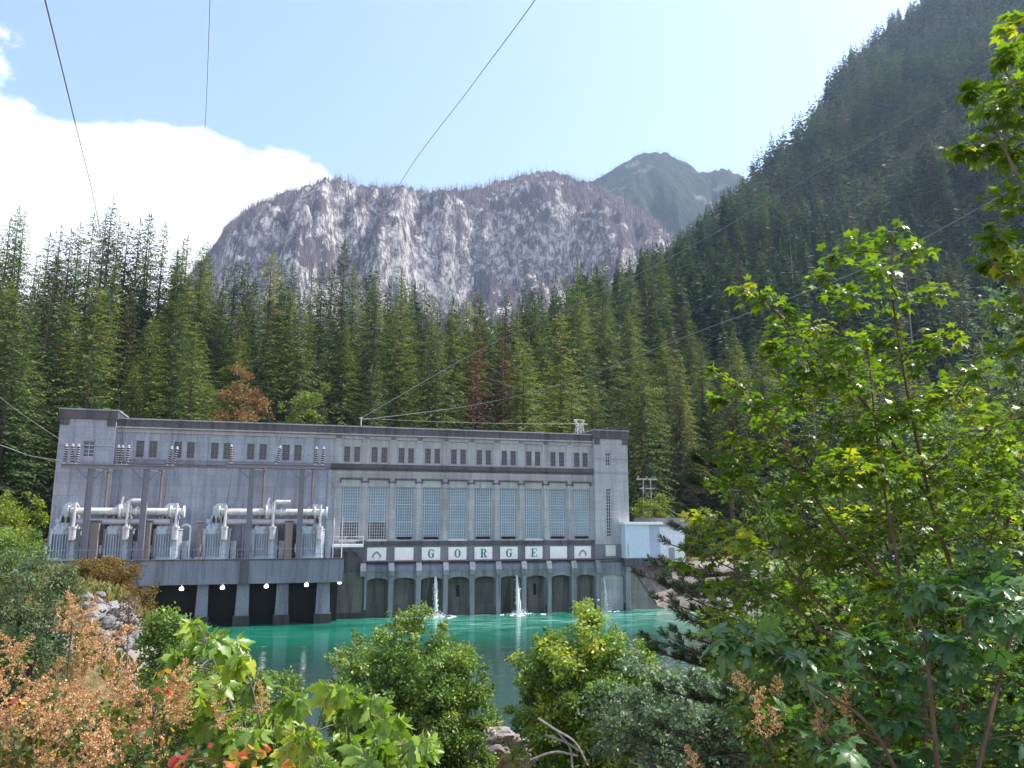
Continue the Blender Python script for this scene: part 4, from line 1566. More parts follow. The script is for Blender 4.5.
# silver bus pipes joining each set of three
for g in (0, 3):
    sA_, sM_, sB2_ = TS[g], TS[g + 1], TS[g + 2]
    root = empty('bus_pipe', loc(sA_, DT, ZD), EYAW, ['silver bus pipe with flanges over the left three transformers', 'silver bus pipe with flanges over the right three transformers'][g // 3], 'pipe', 'silver bus pipes over the transformers')
    L1, L2 = sM_ - sA_, sB2_ - sA_
    zp = Zf(150, 511.5, DT + 1.2) - ZD
    y0 = -1.25
    mb = MB()
    mb.tube([(0.4, y0, zp), (L2 + 1.9, y0, zp)], 0.46, 14)
    mb.build('upper_pipe', M_SILVER, root, smooth=False)
    mb = MB()
    mb.tube([(1.1, y0 + .3, zp - 1.35), (L2 + .2, y0 + .3, zp - 1.35)], 0.40, 14)
    mb.build('lower_pipe', m_plain('grey_pipe_paint', (0.50, 0.48, 0.53), 0.45, 0.1), root)
    for x, r_ in ((0.25, .95), (L1 + .1, 1.15), (L1 + 2.1, .8), (L2 + .3, .95), (L2 + 1.95, .95)):
        mb = MB()
        if x == 0.25 and g == 0:
            mb.tube([(x - .25, y0, zp - .8), (x + .25, y0, zp + .9)], .13, 6)
            mb.tube([(x - .09, y0, zp), (x + .09, y0, zp)], .75, 16)
        else:
            mb.tube([(x - .10, y0, zp), (x + .10, y0, zp)], r_ * .86, 16)
        mb.build('flange', M_SILVER, root)
    mb = MB()
    zu = zp + 1.25
    mb.tube([(L1 + 1.1, y0 - .3, zp - .2), (L1 + 1.1, y0 - .3, zu), (L1 + 1.35, y0 - .3, zu + .15), (L1 + 3.3, y0 - .3, zu + .15)], .30, 10)
    mb.tube([(L1 + .0, y0 - .3, zp + .2), (L1 + .35, y0 - .3, zp + 2.0)], .13, 8)
    mb.build('riser_pipe', M_SILVER, root)
    for x in (L1 * .55, L1 + (L2 - L1) * .5):
        mb = MB()
        mb.box(x - .1, x + .1, y0 - .1, y0 + .5, 0, zp - 1.75)
        mb.build('support', M_STEEL, root)

# fire walls, seen almost edge-on
fw = [(93.5, 'brown fire wall between the first and second transformers'), (145.5, 'brown fire wall between the second and third transformers'), (288.5, 'brown fire wall left of the rightmost transformer')]
for px, lb in fw:
    s_ = S(px, 540, DD - 3.0)
    mb = MB()
    mb.box(-.5, .5, 0, 6.0, 0, 5.2)
    o = mb.build('fire_wall', m_concrete('brown_wall_concrete', (0.24, 0.20, 0.19), (0.13, 0.11, 0.11), 0.6, boards=False) if px < 94 else bpy.data.materials['brown_wall_concrete'])
    o.location = loc(s_, DD - 3.0, ZD + .004)
    o.rotation_euler = (0, 0, EYAW)
    tag(o, lb, 'wall', 'fire walls between the transformers')
    mb = MB()
    mb.box(-.62, .62, -.12, 6.1, 5.204, 5.38)
    mb.build('cap', M_CONC_D, o)

# vent pipes and posts on the deck
vp = [(189, 534, 'hooked vent pipe standing between the two transformer groups'), (198, 522, 'taller straight pipe standing between the two transformer groups')]
for k, (px, py, lb) in enumerate(vp):
    s_ = S(px, 550, DD - 2.5)
    zt_ = Zf(px, py, DD - 2.5) - ZD
    root = empty('vent_pipe', loc(s_, DD - 2.5, ZD), EYAW, lb, 'pipe')
    mb = MB()
    if k == 0:
        pts = [(0, 0, .2), (0, 0, zt_ + .7)]
        pts += [(-.6 + .6 * math.cos(a), 0, zt_ + .7 + .5 * math.sin(a)) for a in np.linspace(.2, 2.6, 7)]
        mb.tube(pts, .13, 8)
    else:
        mb.tube([(0, 0, .2), (0, 0, zt_)], .24, 8)
        mb.tube([(.5, 0, zt_), (-.5, 0, zt_)], .12, 6)
    mb.build('pipe', M_RUST if k else M_GALV, root)
    mb = MB()
    mb.lathe((0, 0, 0), [(.55, 0), (.55, .35), (.3, .5)], 10)
    mb.build('base', M_CONC, root)

# deck railing
RL = empty('deck_railing', loc(S_D0, DD - 0.5, ZD + .12), EYAW, 'thin steel pipe railing along the front edge of the transformer deck', 'railing')
Lr = S_D1 - S_D0 - 0.4
mb = MB()
for z in (.75, 1.45):
    mb.tube([(0, 0, z), (Lr, 0, z)], .025, 5)
mb.build('rail', M_STEEL, RL)
n_ = int(Lr / 2.6)
for k in range(n_ + 1):
    mb = MB()
    x = Lr * k / n_
    mb.tube([(x, 0, -.1), (x, 0, 1.47)], .035, 5)
    mb.build('post', M_STEEL, RL)

# ------------------------------------------------------------------ take-off gantries
DG = DD - 2.2
gl = ['tall dark steel gantry with two posts over the left transformers', 'tall dark steel gantry with two posts over the right transformers']
gant = []
for g, (xa, xb, ya, x0, x1, zy) in enumerate([(84.5, 141, 540, 61, 176, 467.5), (248, 299, 540, 226, 326, 467)]):
    s0, s1 = S(xa, ya, DG), S(xb, ya, DG)
    e0, e1 = S(x0, zy, DG), S(x1, zy, DG)
    zb = Zf((xa + xb) / 2, zy, DG) - ZD
    root = empty('steel_gantry', loc(s0, DG, ZD + .004), EYAW, gl[g], 'gantry', 'steel gantries on the deck')
    for s_ in (s0, s1):
        mb = MB()
        x = s_ - s0
        mb.box(x - .38, x - .30, -.32, .32, 0.1, zb - .2)
        mb.box(x + .30, x + .38, -.32, .32, 0.1, zb - .2)
        mb.box(x - .295, x + .295, -.05, .05, 0.1, zb - .2)
        mb.box(x - .6, x + .6, -.6, .6, 0, .1)
        mb.build('post', M_STEEL, root)
        mb = MB()
        mb.tube([(x + 1.6, 2.6, .1), (x + 1.6, 2.6, zb - .4)], .16, 8)
        mb.tube([(x + 1.6, 2.6, zb - .4), (x + .1, .3, zb - .3)], .08, 6)
        mb.lathe((x + 1.6, 2.6, zb - .4), [(.25, 0), (.25, .35), (.1, .5)], 8)
        mb.build('conduit', M_RUST, root)
    mb = MB()
    mb.box(e0 - s0, e1 - s0, -.30, .30, zb - .196, zb - .10)
    mb.box(e0 - s0, e1 - s0, -.30, .30, zb + .30, zb + .40)
    mb.box(e0 - s0, e1 - s0, -.04, .04, zb - .10, zb + .30)
    mb.build('crossbeam', M_STEEL, root)
    for s_ in (s0, s1):
        mb = MB()
        x = s_ - s0
        for sg in (-1, 1):
            mb.tube([(x + sg * .3, 0, zb - 1.7), (x + sg * 1.8, 0, zb - .15)], .09, 5)
        mb.build('brace', M_STEEL, root)
    gant.append((s0, zb + ZD + .40))


# insulator stacks on the gantry beams
def make_insulator():
    root = empty('insulator_string', (0, 0, 0), EYAW)
    mb = MB()
    for k in range(7):
        mb.lathe((0, 0, .18 + k * .31), [(.10, 0), (.27, .03), (.27, .10), (.12, .16)], 10)
    mb.build('disc_stack', M_PORC, root)
    mb = MB()
    for k in range(7):
        mb.lathe((0, 0, .345 + k * .31), [(.12, 0), (.23, .03), (.21, .10), (.10, .14)], 10)
    mb.build('pale_shed', M_PORCW, root)
    mb = MB()
    mb.tube([(0, 0, -.02), (0, 0, 2.55)], .07, 6)
    mb.lathe((0, 0, 2.4), [(.15, 0), (.15, .12), (.05, .2)], 8)
    mb.box(-.25, .25, -.2, .2, -.06, .0)
    mb.build('fitting', M_GALV, root)
    return root


ip = make_insulator()
il = [(64.5, 0, 'leftmost of the three insulators at the left end of the first gantry'), (72, 0, 'middle of the three insulators at the left end of the first gantry'), (76.5, 0, 'rightmost of the three insulators at the left end of the first gantry'),
      (117, 0, 'left insulator of the close trio over the middle of the first gantry'), (121.5, 0, 'middle insulator of the close trio on the first gantry'), (126.5, 0, 'right insulator of the close trio on the first gantry'),
      (167.5, 0, 'left of two leaning insulators at the right end of the first gantry'), (173, 0, 'right of two leaning insulators at the right end of the first gantry'),
      (231, 1, 'single insulator at the left end of the second gantry'), (276.5, 1, 'single leaning insulator over the middle of the second gantry'),
      (315.5, 1, 'left of two insulators at the right end of the second gantry'), (322.5, 1, 'right of two insulators at the right end of the second gantry')]
INS = []
for k, (px, g, lb) in enumerate(il):
    o = ip if k == 0 else copy_tree(ip)
    zb = gant[g][1]
    py = to_px(loc(S(px, 463, DG), DG, zb))[1]
    s_ = S(px, py, DG)
    o.location = loc(s_, DG, zb + .06)
    lean = R(random.uniform(-3, 3))
    if px in (167.5, 173, 276.5):
        lean = R(9)
    o.rotation_euler = (0, lean, EYAW)
    o.scale = (1, 1, 1.0)
    tag(o, lb, 'insulator', 'insulators on the gantries')
    INS.append((s_, zb + 2.6))


def wire(name, pts, r_, label, mat, cat='power line', n=5):
    mb = MB()
    mb.tube(pts, r_, n)
    o = mb.build(name, mat)
    return tag(o, label, cat)


def sag(a, b, s_, n=24):
    a, b = Vector(a), Vector(b)
    return [a.lerp(b, k / n) - Vector((0, 0, s_ * 4 * (k / n) * (1 - k / n))) for k in range(n + 1)]


M_WIRE = m_plain('aluminium_wire', (0.16, 0.16, 0.18), 0.5, 0.5)
M_WIREM = m_plain('grey_wire', (0.24, 0.24, 0.26), 0.5, 0.4)
M_WIREL = m_plain('pale_wire', (0.50, 0.50, 0.52), 0.4, 0.5)
for i, (k, lb) in enumerate([(4, 'slack drop wire hanging below the close trio of insulators'), (6, 'slack drop wire hanging below the two leaning insulators'), (8, 'slack drop wire below the single insulator at the left of the second gantry'),
                             (9, 'slack drop wire below the leaning insulator of the second gantry'), (10, 'slack drop wire below the two insulators at the right of the second gantry')]):
    s_, z_ = INS[k]
    wire('drop_wire', [loc(s_ + .3, DG + .5, z_ - 3.1), loc(s_ + .15, DG + .5, z_ - 5), loc(s_, DG + .3, z_ - 6.2), loc(s_ - .2, DG - .6, ZD + 7.5)], .05, lb, M_WIRE, 'wire')
    bpy.context.scene.collection.objects[-1]['group'] = 'drop wires below the gantries'

# ------------------------------------------------------------------ white landing at the deck end
dl = 2.2
s0, s1 = S(332, 545, dl), S(363, 545, dl)
zl = Zf(345, 547, dl)
LP = empty('access_landing', loc(s0, dl, zl), EYAW, 'small white steel landing with a handrail between the deck and the panels', 'landing')
W_ = s1 - s0
mb = MB()
mb.box(0, W_, -.8, 1.2, 0, .38)
mb.build('platform', M_WHITE, LP)
mb = MB()
for x in (.05, W_ * .4, W_ - .05):
    mb.tube([(x, -.75, .38), (x, -.75, 1.45)], .05, 5)
mb.tube([(.05, -.75, 1.45), (W_ - .05, -.75, 1.45)], .045, 5)
mb.tube([(.05, -.75, .95), (W_ - .05, -.75, .95)], .03, 5)
mb.build('handrail', M_SILVER, LP)
for x in (.1, W_ * .30):
    mb = MB()
    mb.tube([(x, -.9, ZD - zl), (x, -.9, 4.2)], .075, 6)
    mb.build('pole', M_SILVER, LP)
for x in (.5, W_ - .5):
    mb = MB()
    mb.prism([(x - .1, -.7, -.004), (x - .1, 1.2, -.004), (x - .1, 1.2, -1.5)], (.2, 0, 0))
    mb.build('bracket', M_STEEL, LP)

# ------------------------------------------------------------------ roof-top things
sr, dr = S(579.5, 432, -12), -12
zr = Z_TOP - .7
ztop = Zf(579, 420, -12)
LT = empty('lattice_mast', loc(sr, dr, zr), EYAW, 'short pale lattice mast on the roof beside the right tower', 'mast')
h_ = ztop - zr
mb = MB()
for sx_ in (-1, 1):
    for sy_ in (-1, 1):
        mb.tube([(sx_ * .9, sy_ * .9, 0), (sx_ * .45, sy_ * .45, h_ * .8), (sx_ * .9, sy_ * .3, h_)], .08, 5)
for k in range(4):
    z0, z1 = h_ * .8 * k / 4, h_ * .8 * (k + 1) / 4
    w0, w1 = .9 - .45 * k / 4, .9 - .45 * (k + 1) / 4
    for y_ in (-1, 1):
        mb.tube([(-w0, y_ * w0, z0), (w1, y_ * w1, z1)], .05, 4)
        mb.tube([(w0, y_ * w0, z0), (-w1, y_ * w1, z1)], .05, 4)
        mb.tube([(-w1, y_ * w1, z1), (w1, y_ * w1, z1)], .05, 4)
mb.build('frame', M_SILVER, LT)
mb = MB()
mb.tube([(-1.6, 0, h_ * .85), (1.6, 0, h_ * .85)], .08, 5)
mb.tube([(-1.1, 0, h_), (1.1, 0, h_)], .07, 5)
mb.build('crossarm', M_SILVER, LT)

sp_ = S(361, 427, -3)
zt_ = Zf(361, 417, -3)
RP = empty('roof_pole', loc(sp_, -3, zr), EYAW, 'thin pale pole standing on the roof edge with a guy line', 'pole')
mb = MB()
mb.tube([(0, 0, 0), (0, 0, zt_ - zr)], .09, 6)
mb.build('shaft', M_GALV, RP)
mb = MB()
mb.box(-.3, .3, -.06, .06, zt_ - zr - .25, zt_ - zr - .12)
mb.build('crossarm', M_GALV, RP)
wire('roof_cable', sag(loc(sp_, -3, zt_ - .2), loc(S(573, 424, -12), -12, Zf(573, 424, -12)), .25), .018, 'thin cable strung along the roof edge towards the lattice mast', M_WIREM, 'cable')
wire('roof_cable', sag(loc(sp_, -2.5, zt_ - 1.4), loc(S_TR0, -6, Z_TOP + .7), .15), .014, 'lower thin cable running just above the roof coping', M_WIREM, 'cable')

# ------------------------------------------------------------------ overhead lines
A_end = loc(INS[4][0], DG, INS[4][1])
B_end = loc(INS[6][0], DG, INS[6][1])
C_end = loc(INS[9][0], DG, INS[9][1])


def through(p, n=40):
    """smooth curve through points (Catmull-Rom)"""
    p = [Vector(q) for q in p]
    p = [p[0] * 2 - p[1]] + p + [p[-1] * 2 - p[-2]]
    out = []
    for i in range(1, len(p) - 2):
        for k in range(n):
            t = k / n
            a, b, c, d = p[i - 1], p[i], p[i + 1], p[i + 2]
            out.append(0.5 * ((2 * b) + (c - a) * t + (2 * a - 5 * b + 4 * c - d) * t * t + (3 * b - a - 3 * c + d) * t ** 3))
    out.append(p[-2])
    return out


g_ = 'overhead lines to the powerhouse'
for px_list, r_, lb, mt in [
    ([at(34, -45, 26), at(45, 0, 30), at(72, 110, 45), at(97, 215, 72), at(109, 300, 92), A_end], .035, 'thick dark power line dropping steeply at the upper left', M_WIRE),
    ([at(212, -50, 40), at(210, 0, 44), at(205, 127, 66), at(196, 260, 86), B_end], .022, 'thin vertical power line against the white cloud', M_WIRE),
    ([at(572, -60, 38), at(535, 0, 44), at(470, 88, 62), at(398, 187, 84), at(330, 320, 95), C_end], .030, 'slanting power line crossing the blue sky in the middle', M_WIRE),
    ([at(1080, 18, 60), at(1005, 62, 66), at(830, 165, 86), at(690, 247, 106), at(574, 306, 122), at(480, 350, 132), loc(S(362, 420, -3.2), -3.2, zt_ - .05)], .040, 'upper power line crossing the right hillside', M_WIREM),
    ([at(1060, 160, 62), at(970, 213, 70), at(850, 275, 86), at(700, 331, 106), at(577, 379, 122), at(480, 404, 130), loc(S(361, 424, -3), -3, zt_ - .5)], .048, 'lower power line crossing the right hillside', M_WIREM),
    ([at(-60, 330, 80), at(0, 397, 88), loc(INS[0][0], DG, INS[0][1])], .026, 'upper of two lines coming in from the left edge to the gantry', M_WIREL),
    ([at(-60, 428, 82), at(0, 445, 88), at(32, 456, 92), loc(INS[0][0] - .4, DG, INS[0][1] - 2.2)], .026, 'lower of two lines coming in from the left edge to the gantry', M_WIREL),
]:
    o = wire('power_line', through(px_list, 14), r_, lb, mt)
    o['group'] = g_

# wooden H-frame behind the shed
hp = at(648, 520, 158)
HF = empty('utility_frame', (hp.x, hp.y, gh(hp.x, hp.y)), 0.2, 'pale steel utility frame with crossarms rising behind the shed', 'utility pole')
ht = at(648, 478, 158).z - HF.location.z
mb = MB()
for x in (-1.0, 1.0):
    mb.tube([(x, 0, -.5), (x * .75, 0, ht)], .16, 7)
mb.build('pole', M_GALV, HF)
mb = MB()
mb.box(-2.2, 2.2, -.12, .12, ht - .4, ht - .1)
mb.box(-1.6, 1.6, -.12, .12, ht - 2.2, ht - 1.95)
mb.build('crossarm', M_GALV, HF)
mb = MB()
mb.tube([(-.9, .1, ht - 5), (.8, .1, ht - 2.2)], .07, 5)
mb.tube([(.9, -.1, ht - 5), (-.8, -.1, ht - 2.2)], .07, 5)
mb.build('brace', M_GALV, HF)
for x in (-1.8, 0, 1.8):
    mb = MB()
    mb.lathe((x, 0, ht - .1), [(.12, 0), (.2, .1), (.1, .2), (.2, .3), (.1, .5)], 8)
    mb.build('insulator', M_PORCW, HF)
# ------------------------------------------------------------------ conifers
GREENS = [(0.0, (0.051, 0.084, 0.028)), (0.45, (0.115, 0.159, 0.042)), (0.8, (0.200, 0.227, 0.059)), (1.0, (0.312, 0.284, 0.082))]
M_NEEDLE = m_leaf('conifer_needles', GREENS, 0.30, 0.6, 0.25, (1.2, 1.3, 0.6), objvar=0.65)
M_NEEDLE_D = m_leaf('dark_conifer_needles', [(0.0, (0.031, 0.063, 0.028)), (0.6, (0.080, 0.129, 0.044)), (1.0, (0.159, 0.187, 0.062))], 0.18, 0.6, 0.25, (1.1, 1.2, 0.6), objvar=0.5)
M_NEEDLE_O = m_leaf('olive_conifer_needles', [(0.0, (0.06, 0.06, 0.025)), (0.6, (0.105, 0.10, 0.045)), (1.0, (0.17, 0.15, 0.07))], 0.2, 0.7, 0.2, (1.1, 1.1, 0.7))
M_NEEDLE_R = m_leaf('dead_conifer_needles', [(0.0, (0.085, 0.045, 0.032)), (0.6, (0.15, 0.075, 0.05)), (1.0, (0.22, 0.12, 0.075))], 0.15, 0.8, 0.1, (1.1, 0.9, 0.6))
M_BARK = m_bark('conifer_bark', (0.115, 0.090, 0.080))
M_BARK_G = m_bark('grey_dead_bark', (0.22, 0.185, 0.185))


def conifer_cards(rs, H, Rb, z0f, step, nb, spray, droop, gap, cone=0.85, k_sprays=1.0, tier=1.0):
    """needle sprays as kites (4 verts): arrays of base, dir, normal, len, width"""
    base, dirs, nrm, ln, wd, rn = [], [], [], [], [], []
    z = z0f * H
    while z < H * 0.985:
        t = (z - z0f * H) / (H - z0f * H)
        Lmax = Rb * (1 - t) ** cone * (0.45 + 0.55 * min(1, t * 6 + 0.35))
        n = max(3, int(nb * (0.6 + 0.4 * (1 - t)) + rs.rand()))
        a0 = rs.rand() * 6.28
        for b in range(n):
            if rs.rand() < gap:
                continue
            az = a0 + b * 6.283 / n + rs.randn() * 0.3
            L = Lmax * rs.uniform(0.55, 1.12) + 0.25
            up = 0.28 * t - droop * (1 - t) + rs.randn() * 0.10
            d = np.array([math.cos(az), math.sin(az), up])
            d /= np.linalg.norm(d)
            side = np.array([-math.sin(az), math.cos(az), 0])
            m = max(2, int(L / (spray * 0.40) * k_sprays))
            tone = np.clip(rs.normal(0.45, 0.2), 0, 1)
            for k in range(m):
                f = (k + 0.6 + rs.rand() * .5) / (m + 0.3)
                p = d * L * f + np.array([0, 0, -0.10 * L * f * f * (1.5 - t) + rs.randn() * 0.12])
                s_ = (-1) ** k
                sw = d * 0.75 + side * s_ * rs.uniform(0.3, 1.1) * (1 if k < m - 1 else 0.1) + np.array([0, 0, -rs.uniform(0.05, 0.55)])
                sw /= np.linalg.norm(sw)
                nn = np.array([rs.randn() * 0.30, rs.randn() * 0.30, 1.0])
                base.append(p * 0.97 + np.array([0, 0, z]))
                dirs.append(sw)
                nrm.append(nn / np.linalg.norm(nn))
                ln.append(spray * rs.uniform(0.7, 1.35) * (0.65 + 0.35 * (1 - t)))
                wd.append(spray * rs.uniform(0.15, 0.27))
                rn.append(np.clip(tone + rs.randn() * 0.12 + 0.12 * (f - .5), 0, 1))
        z += step * (0.75 + 0.5 * rs.rand()) * tier
    # leader
    for k in range(3):
        base.append(np.array([0, 0, H * (0.965 + .01 * k)]))
        dirs.append(np.array([rs.randn() * .05, rs.randn() * .05, 1.0]))
        nrm.append(np.array([math.cos(k * 2.1), math.sin(k * 2.1), 0]))
        ln.append(H * 0.03 + .3)
        wd.append(.16)
        rn.append(.5)
    return [np.array(q) for q in (base, dirs, nrm, ln, wd, rn)]


def kites(base, dirs, nrm, ln, wd, mid=0.42):
    x = np.cross(dirs, nrm)
    x /= np.linalg.norm(x, axis=1)[:, None] + 1e-9
    nz = np.cross(x, dirs)
    v = np.stack([base, base + dirs * (ln * mid)[:, None] + x * wd[:, None] - nz * (wd * .25)[:, None],
                  base + dirs * ln[:, None], base + dirs * (ln * mid)[:, None] - x * wd[:, None] - nz * (wd * .25)[:, None]], 1)
    n = len(base)
    f = np.arange(n)[:, None] * 4 + np.array([[0, 1, 2, 3]])
    return v.reshape(-1, 3), f


def crown_mesh(name, cards, mat):
    b, d, nn, l, w, r_ = cards
    v, f = kites(b, d, nn, l, w)
    return np_mesh(name, v, f, mat, np.repeat(r_, 4))


def trunk_mesh(name, H, r0, mat, stubs=0, rs=None):
    mb = MB()
    mb.tube([(0, 0, -1.5), (0, 0, H * .3), (0.05, 0.02, H * .65), (0, 0, H * .985)], [r0 * 1.15, r0 * .85, r0 * .5, 0.03], 7)
    for k in range(stubs):
        z = H * rs.uniform(.12, .75)
        a = rs.uniform(0, 6.28)
        L = rs.uniform(.5, 2.2) * (1 - z / H)
        mb.tube([(0, 0, z), (math.cos(a) * L, math.sin(a) * L, z - .12 * L + rs.randn() * .15)], [.06, .02], 3)
    return mb.mesh(name, mat)


HP = 40.0   # prototypes are 40 m tall


def conifer_proto(seed, Rb, z0f, step, nb, spray, droop, gap, mat, cone=0.85, r0=0.42, bark=None, stubs=26):
    rs = np.random.RandomState(seed)
    c = crown_mesh('crown', conifer_cards(rs, HP, Rb, z0f, step, nb, spray, droop, gap, cone), mat)
    t = trunk_mesh('trunk', HP, r0, bark or M_BARK, stubs, rs)
    return t, c


PROTO = {
    'fir': [conifer_proto(s, Rb * 2.25, z0, .78, 13, .85, dr * .8, g, M_NEEDLE, cn * 1.0) for s, Rb, z0, dr, g, cn in
            [(1, 4.4, .10, .34, .10, .85), (2, 5.0, .16, .28, .14, .80), (3, 3.8, .08, .40, .08, .92), (4, 4.8, .28, .25, .20, .70)]],
    'dark': [conifer_proto(s, Rb * 2.2, z0, .78, 13, .85, dr * .8, g, M_NEEDLE_D, cn * 1.0) for s, Rb, z0, dr, g, cn in
             [(5, 4.6, .14, .30, .14, .8), (6, 4.0, .22, .35, .18, .75), (7, 5.2, .08, .30, .10, .85)]],
    'pine': [conifer_proto(s, Rb * 1.9, z0, .62, 12, .85, dr, g, M_NEEDLE, cn) for s, Rb, z0, dr, g, cn in
             [(8, 3.6, .42, .15, .22, .55), (9, 3.2, .50, .10, .25, .50)]],
    'olive': [conifer_proto(10, 6.2, .06, .42, 9, 1.0, .45, .08, M_NEEDLE_O, .8)],
    'dead': [conifer_proto(12, 5.6, .12, .60, 8, .95, .35, .35, M_NEEDLE_R, .8)],
}
# bare grey snags
SNAG = []
for s in (21, 22):
    rs = np.random.RandomState(s)
    mb = MB()
    mb.tube([(0, 0, -1), (0.1, 0, HP * .4), (0, .1, HP * .8), (0.1, .1, HP)], [.40, .32, .18, .05], 7)
    for k in range(90):
        z = HP * rs.uniform(.15, .97)
        a = rs.uniform(0, 6.28)
        L = rs.uniform(.6, 3.0) * (1.15 - z / HP)
        mb.tube([(0, 0, z), (math.cos(a) * L * .6, math.sin(a) * L * .6, z - .05 * L), (math.cos(a) * L, math.sin(a) * L, z - .25 * L)], [.07, .05, .02], 3)
    SNAG.append(mb.mesh('trunk', M_BARK_G))

ENV = [(-80, 232), (0, 226), (20, 207), (40, 228), (62, 218), (75, 226), (92, 216), (113, 198), (130, 214), (150, 214), (165, 230), (178, 240), (198, 238), (216, 262),
       (240, 262), (258, 252), (272, 250), (290, 262), (320, 262), (345, 240), (362, 262), (385, 268), (405, 270), (425, 282), (440, 296), (470, 290), (490, 296), (500, 290),
       (526, 272), (546, 276), (562, 268), (580, 256), (602, 262), (625, 258), (645, 244), (672, 236), (690, 220), (718, 195), (738, 178), (752, 160), (770, 132), (800, 92), (830, 62), (860, 36), (900, 4), (960, -60), (1100, -200)]
ex_, ey_ = zip(*ENV)


def env_y(px):
    return np.interp(px, ex_, ey_)


def top_world(px, py, Y):
    return at(px, py, Y)


def place_conifer(kind, vi, x, y, H, wscale, label, group, rz):
    z = gh(x, y)
    root = empty('conifer_tree', (x, y, z - .3), rz, label, 'tree', group)
    s_ = H / HP
    t, c = PROTO[kind][vi]
    for nm, me in (('trunk', t), ('crown', c)):
        o = link(nm, me, root)
    root.scale = (s_ * wscale, s_ * wscale, s_)
    return root


G_F = 'conifers in the forest behind the powerhouse'
placed = []
# trees one can single out, by the top of their crown and their distance
named = [
    (113, 198, 232, 'dark', 1, 1.0, 'tallest dark conifer against the cloud at the upper left skyline'),
    (20, 206, 225, 'pine', 0, .9, 'slim open conifer on the skyline near the left edge of the photo'),
    (345, 241, 200, 'dark', 0, 1.0, 'tall pointed dark conifer in front of the granite face'),
    (402, 271, 190, 'fir', 1, 1.0, 'broad conifer rising left of the middle of the roof'),
    (100, 292, 168, 'olive', 0, 1.25, 'pale olive drooping conifer behind the left end tower'),
    (526, 273, 240, 'dark', 1, .85, 'slender dark conifer spire just left of the two reddish dead trees'),
    (602, 262, 230, 'dark', 2, .9, 'dark pointed conifer where the granite face meets the right hillside'),
    (645, 246, 300, 'fir', 2, 1.0, 'conifer with a sharp top below the dark far peak'),
    (640, 352, 160, 'fir', 0, 1.1, 'light green conifer standing right behind the right end tower'),
    (478, 297, 176, 'dead', 0, 1.0, 'reddish brown dead conifer, the taller of two in the middle of the forest'),
    (503, 312, 172, 'dead', 0, 1.1, 'second reddish brown dead conifer, lower and wider'),
    (560, 312, 175, 'fir', 3, 1.05, 'full green conifer above the right part of the roof'),
    (432, 318, 168, 'fir', 0, 1.05, 'sunlit green conifer above the middle windows'),
    (300, 300, 172, 'dark', 2, 1.05, 'dark conifer above the gap between the two gantries'),
    (952, 212, 290, 'dark', 0, 1.0, 'tall conifer on the right hillside behind the maple top'),
    (880, 172, 330, 'dark', 2, 1.0, 'dark conifer on the right hillside left of the maple top'),
    (15, 335, 120, 'dark', 2, 1.3, 'wide dark conifer at the left edge of the photo behind the bank'),
    (150, 213, 226, 'dark', 0, 1.0, 'dark conifer on the left skyline, right of the tallest one'),
    (165, 222, 212, 'fir', 1, 1.0, 'green conifer on the left skyline where the tree line starts to drop'),
    (184, 240, 204, 'dark', 2, 1.0, 'dark conifer on the dropping tree line left of the granite mountain'),
    (207, 240, 226, 'dark', 0, .9, 'narrow dark conifer just left of the granite mountain'),
    (50, 300, 150, 'dark', 0, 1.0, 'dark conifer left of the left end tower'),
]
for px, py, Y, kind, vi, ws, lb in named:
    p = at(px, py, Y)
    H = p.z - gh(p.x, p.y) + .3
    if H < 12:
        H = 12
    place_conifer(kind, vi, p.x, p.y, min(H, 58), ws * 40 / max(28, min(H, 50)) if H > 40 else ws, lb, None, random.uniform(0, 6.28))
    placed.append((p.x, p.y, 3.2))

G_SK = 'dark spiky conifers along the forest skyline'
rsk = np.random.RandomState(3)
px = -70.0
while px < 660:
    Y = rsk.uniform(196, 246) + max(0, px - 560) * .7
    p = at(px, float(env_y(px)) + rsk.uniform(-3, 13), Y)
    g_z = gh(p.x, p.y)
    H = p.z - g_z + .3
    ok_ = all(math.hypot(a - p.x, b - p.y) > c + 1.2 for a, b, c in placed)
    if ok_ and H > 16:
        kind = rsk.choice(['fir', 'dark', 'dark', 'pine'] if px > 230 else ['dark', 'pine', 'fir', 'pine'])
        place_conifer(kind, rsk.randint(len(PROTO[kind])), p.x, p.y, H, rsk.uniform(.85, 1.15) * 40 / max(30, min(H, 60)), 'pointed conifer of the spiky row along the forest skyline', G_SK, rsk.uniform(0, 6.28))
        placed.append((p.x, p.y, 3.4))
    px += rsk.uniform(7, 16)

# the rest of the forest: scattered over the hillside, kept clear of each other
cand = []
rs = np.random.RandomState(5)


def far_enough(x, y, r_):
    for (a, b, c) in placed:
        if abs(a - x) < r_ + c and abs(b - y) < r_ + c and math.hypot(a - x, b - y) < (r_ + c) * .8:
            return False
    return True


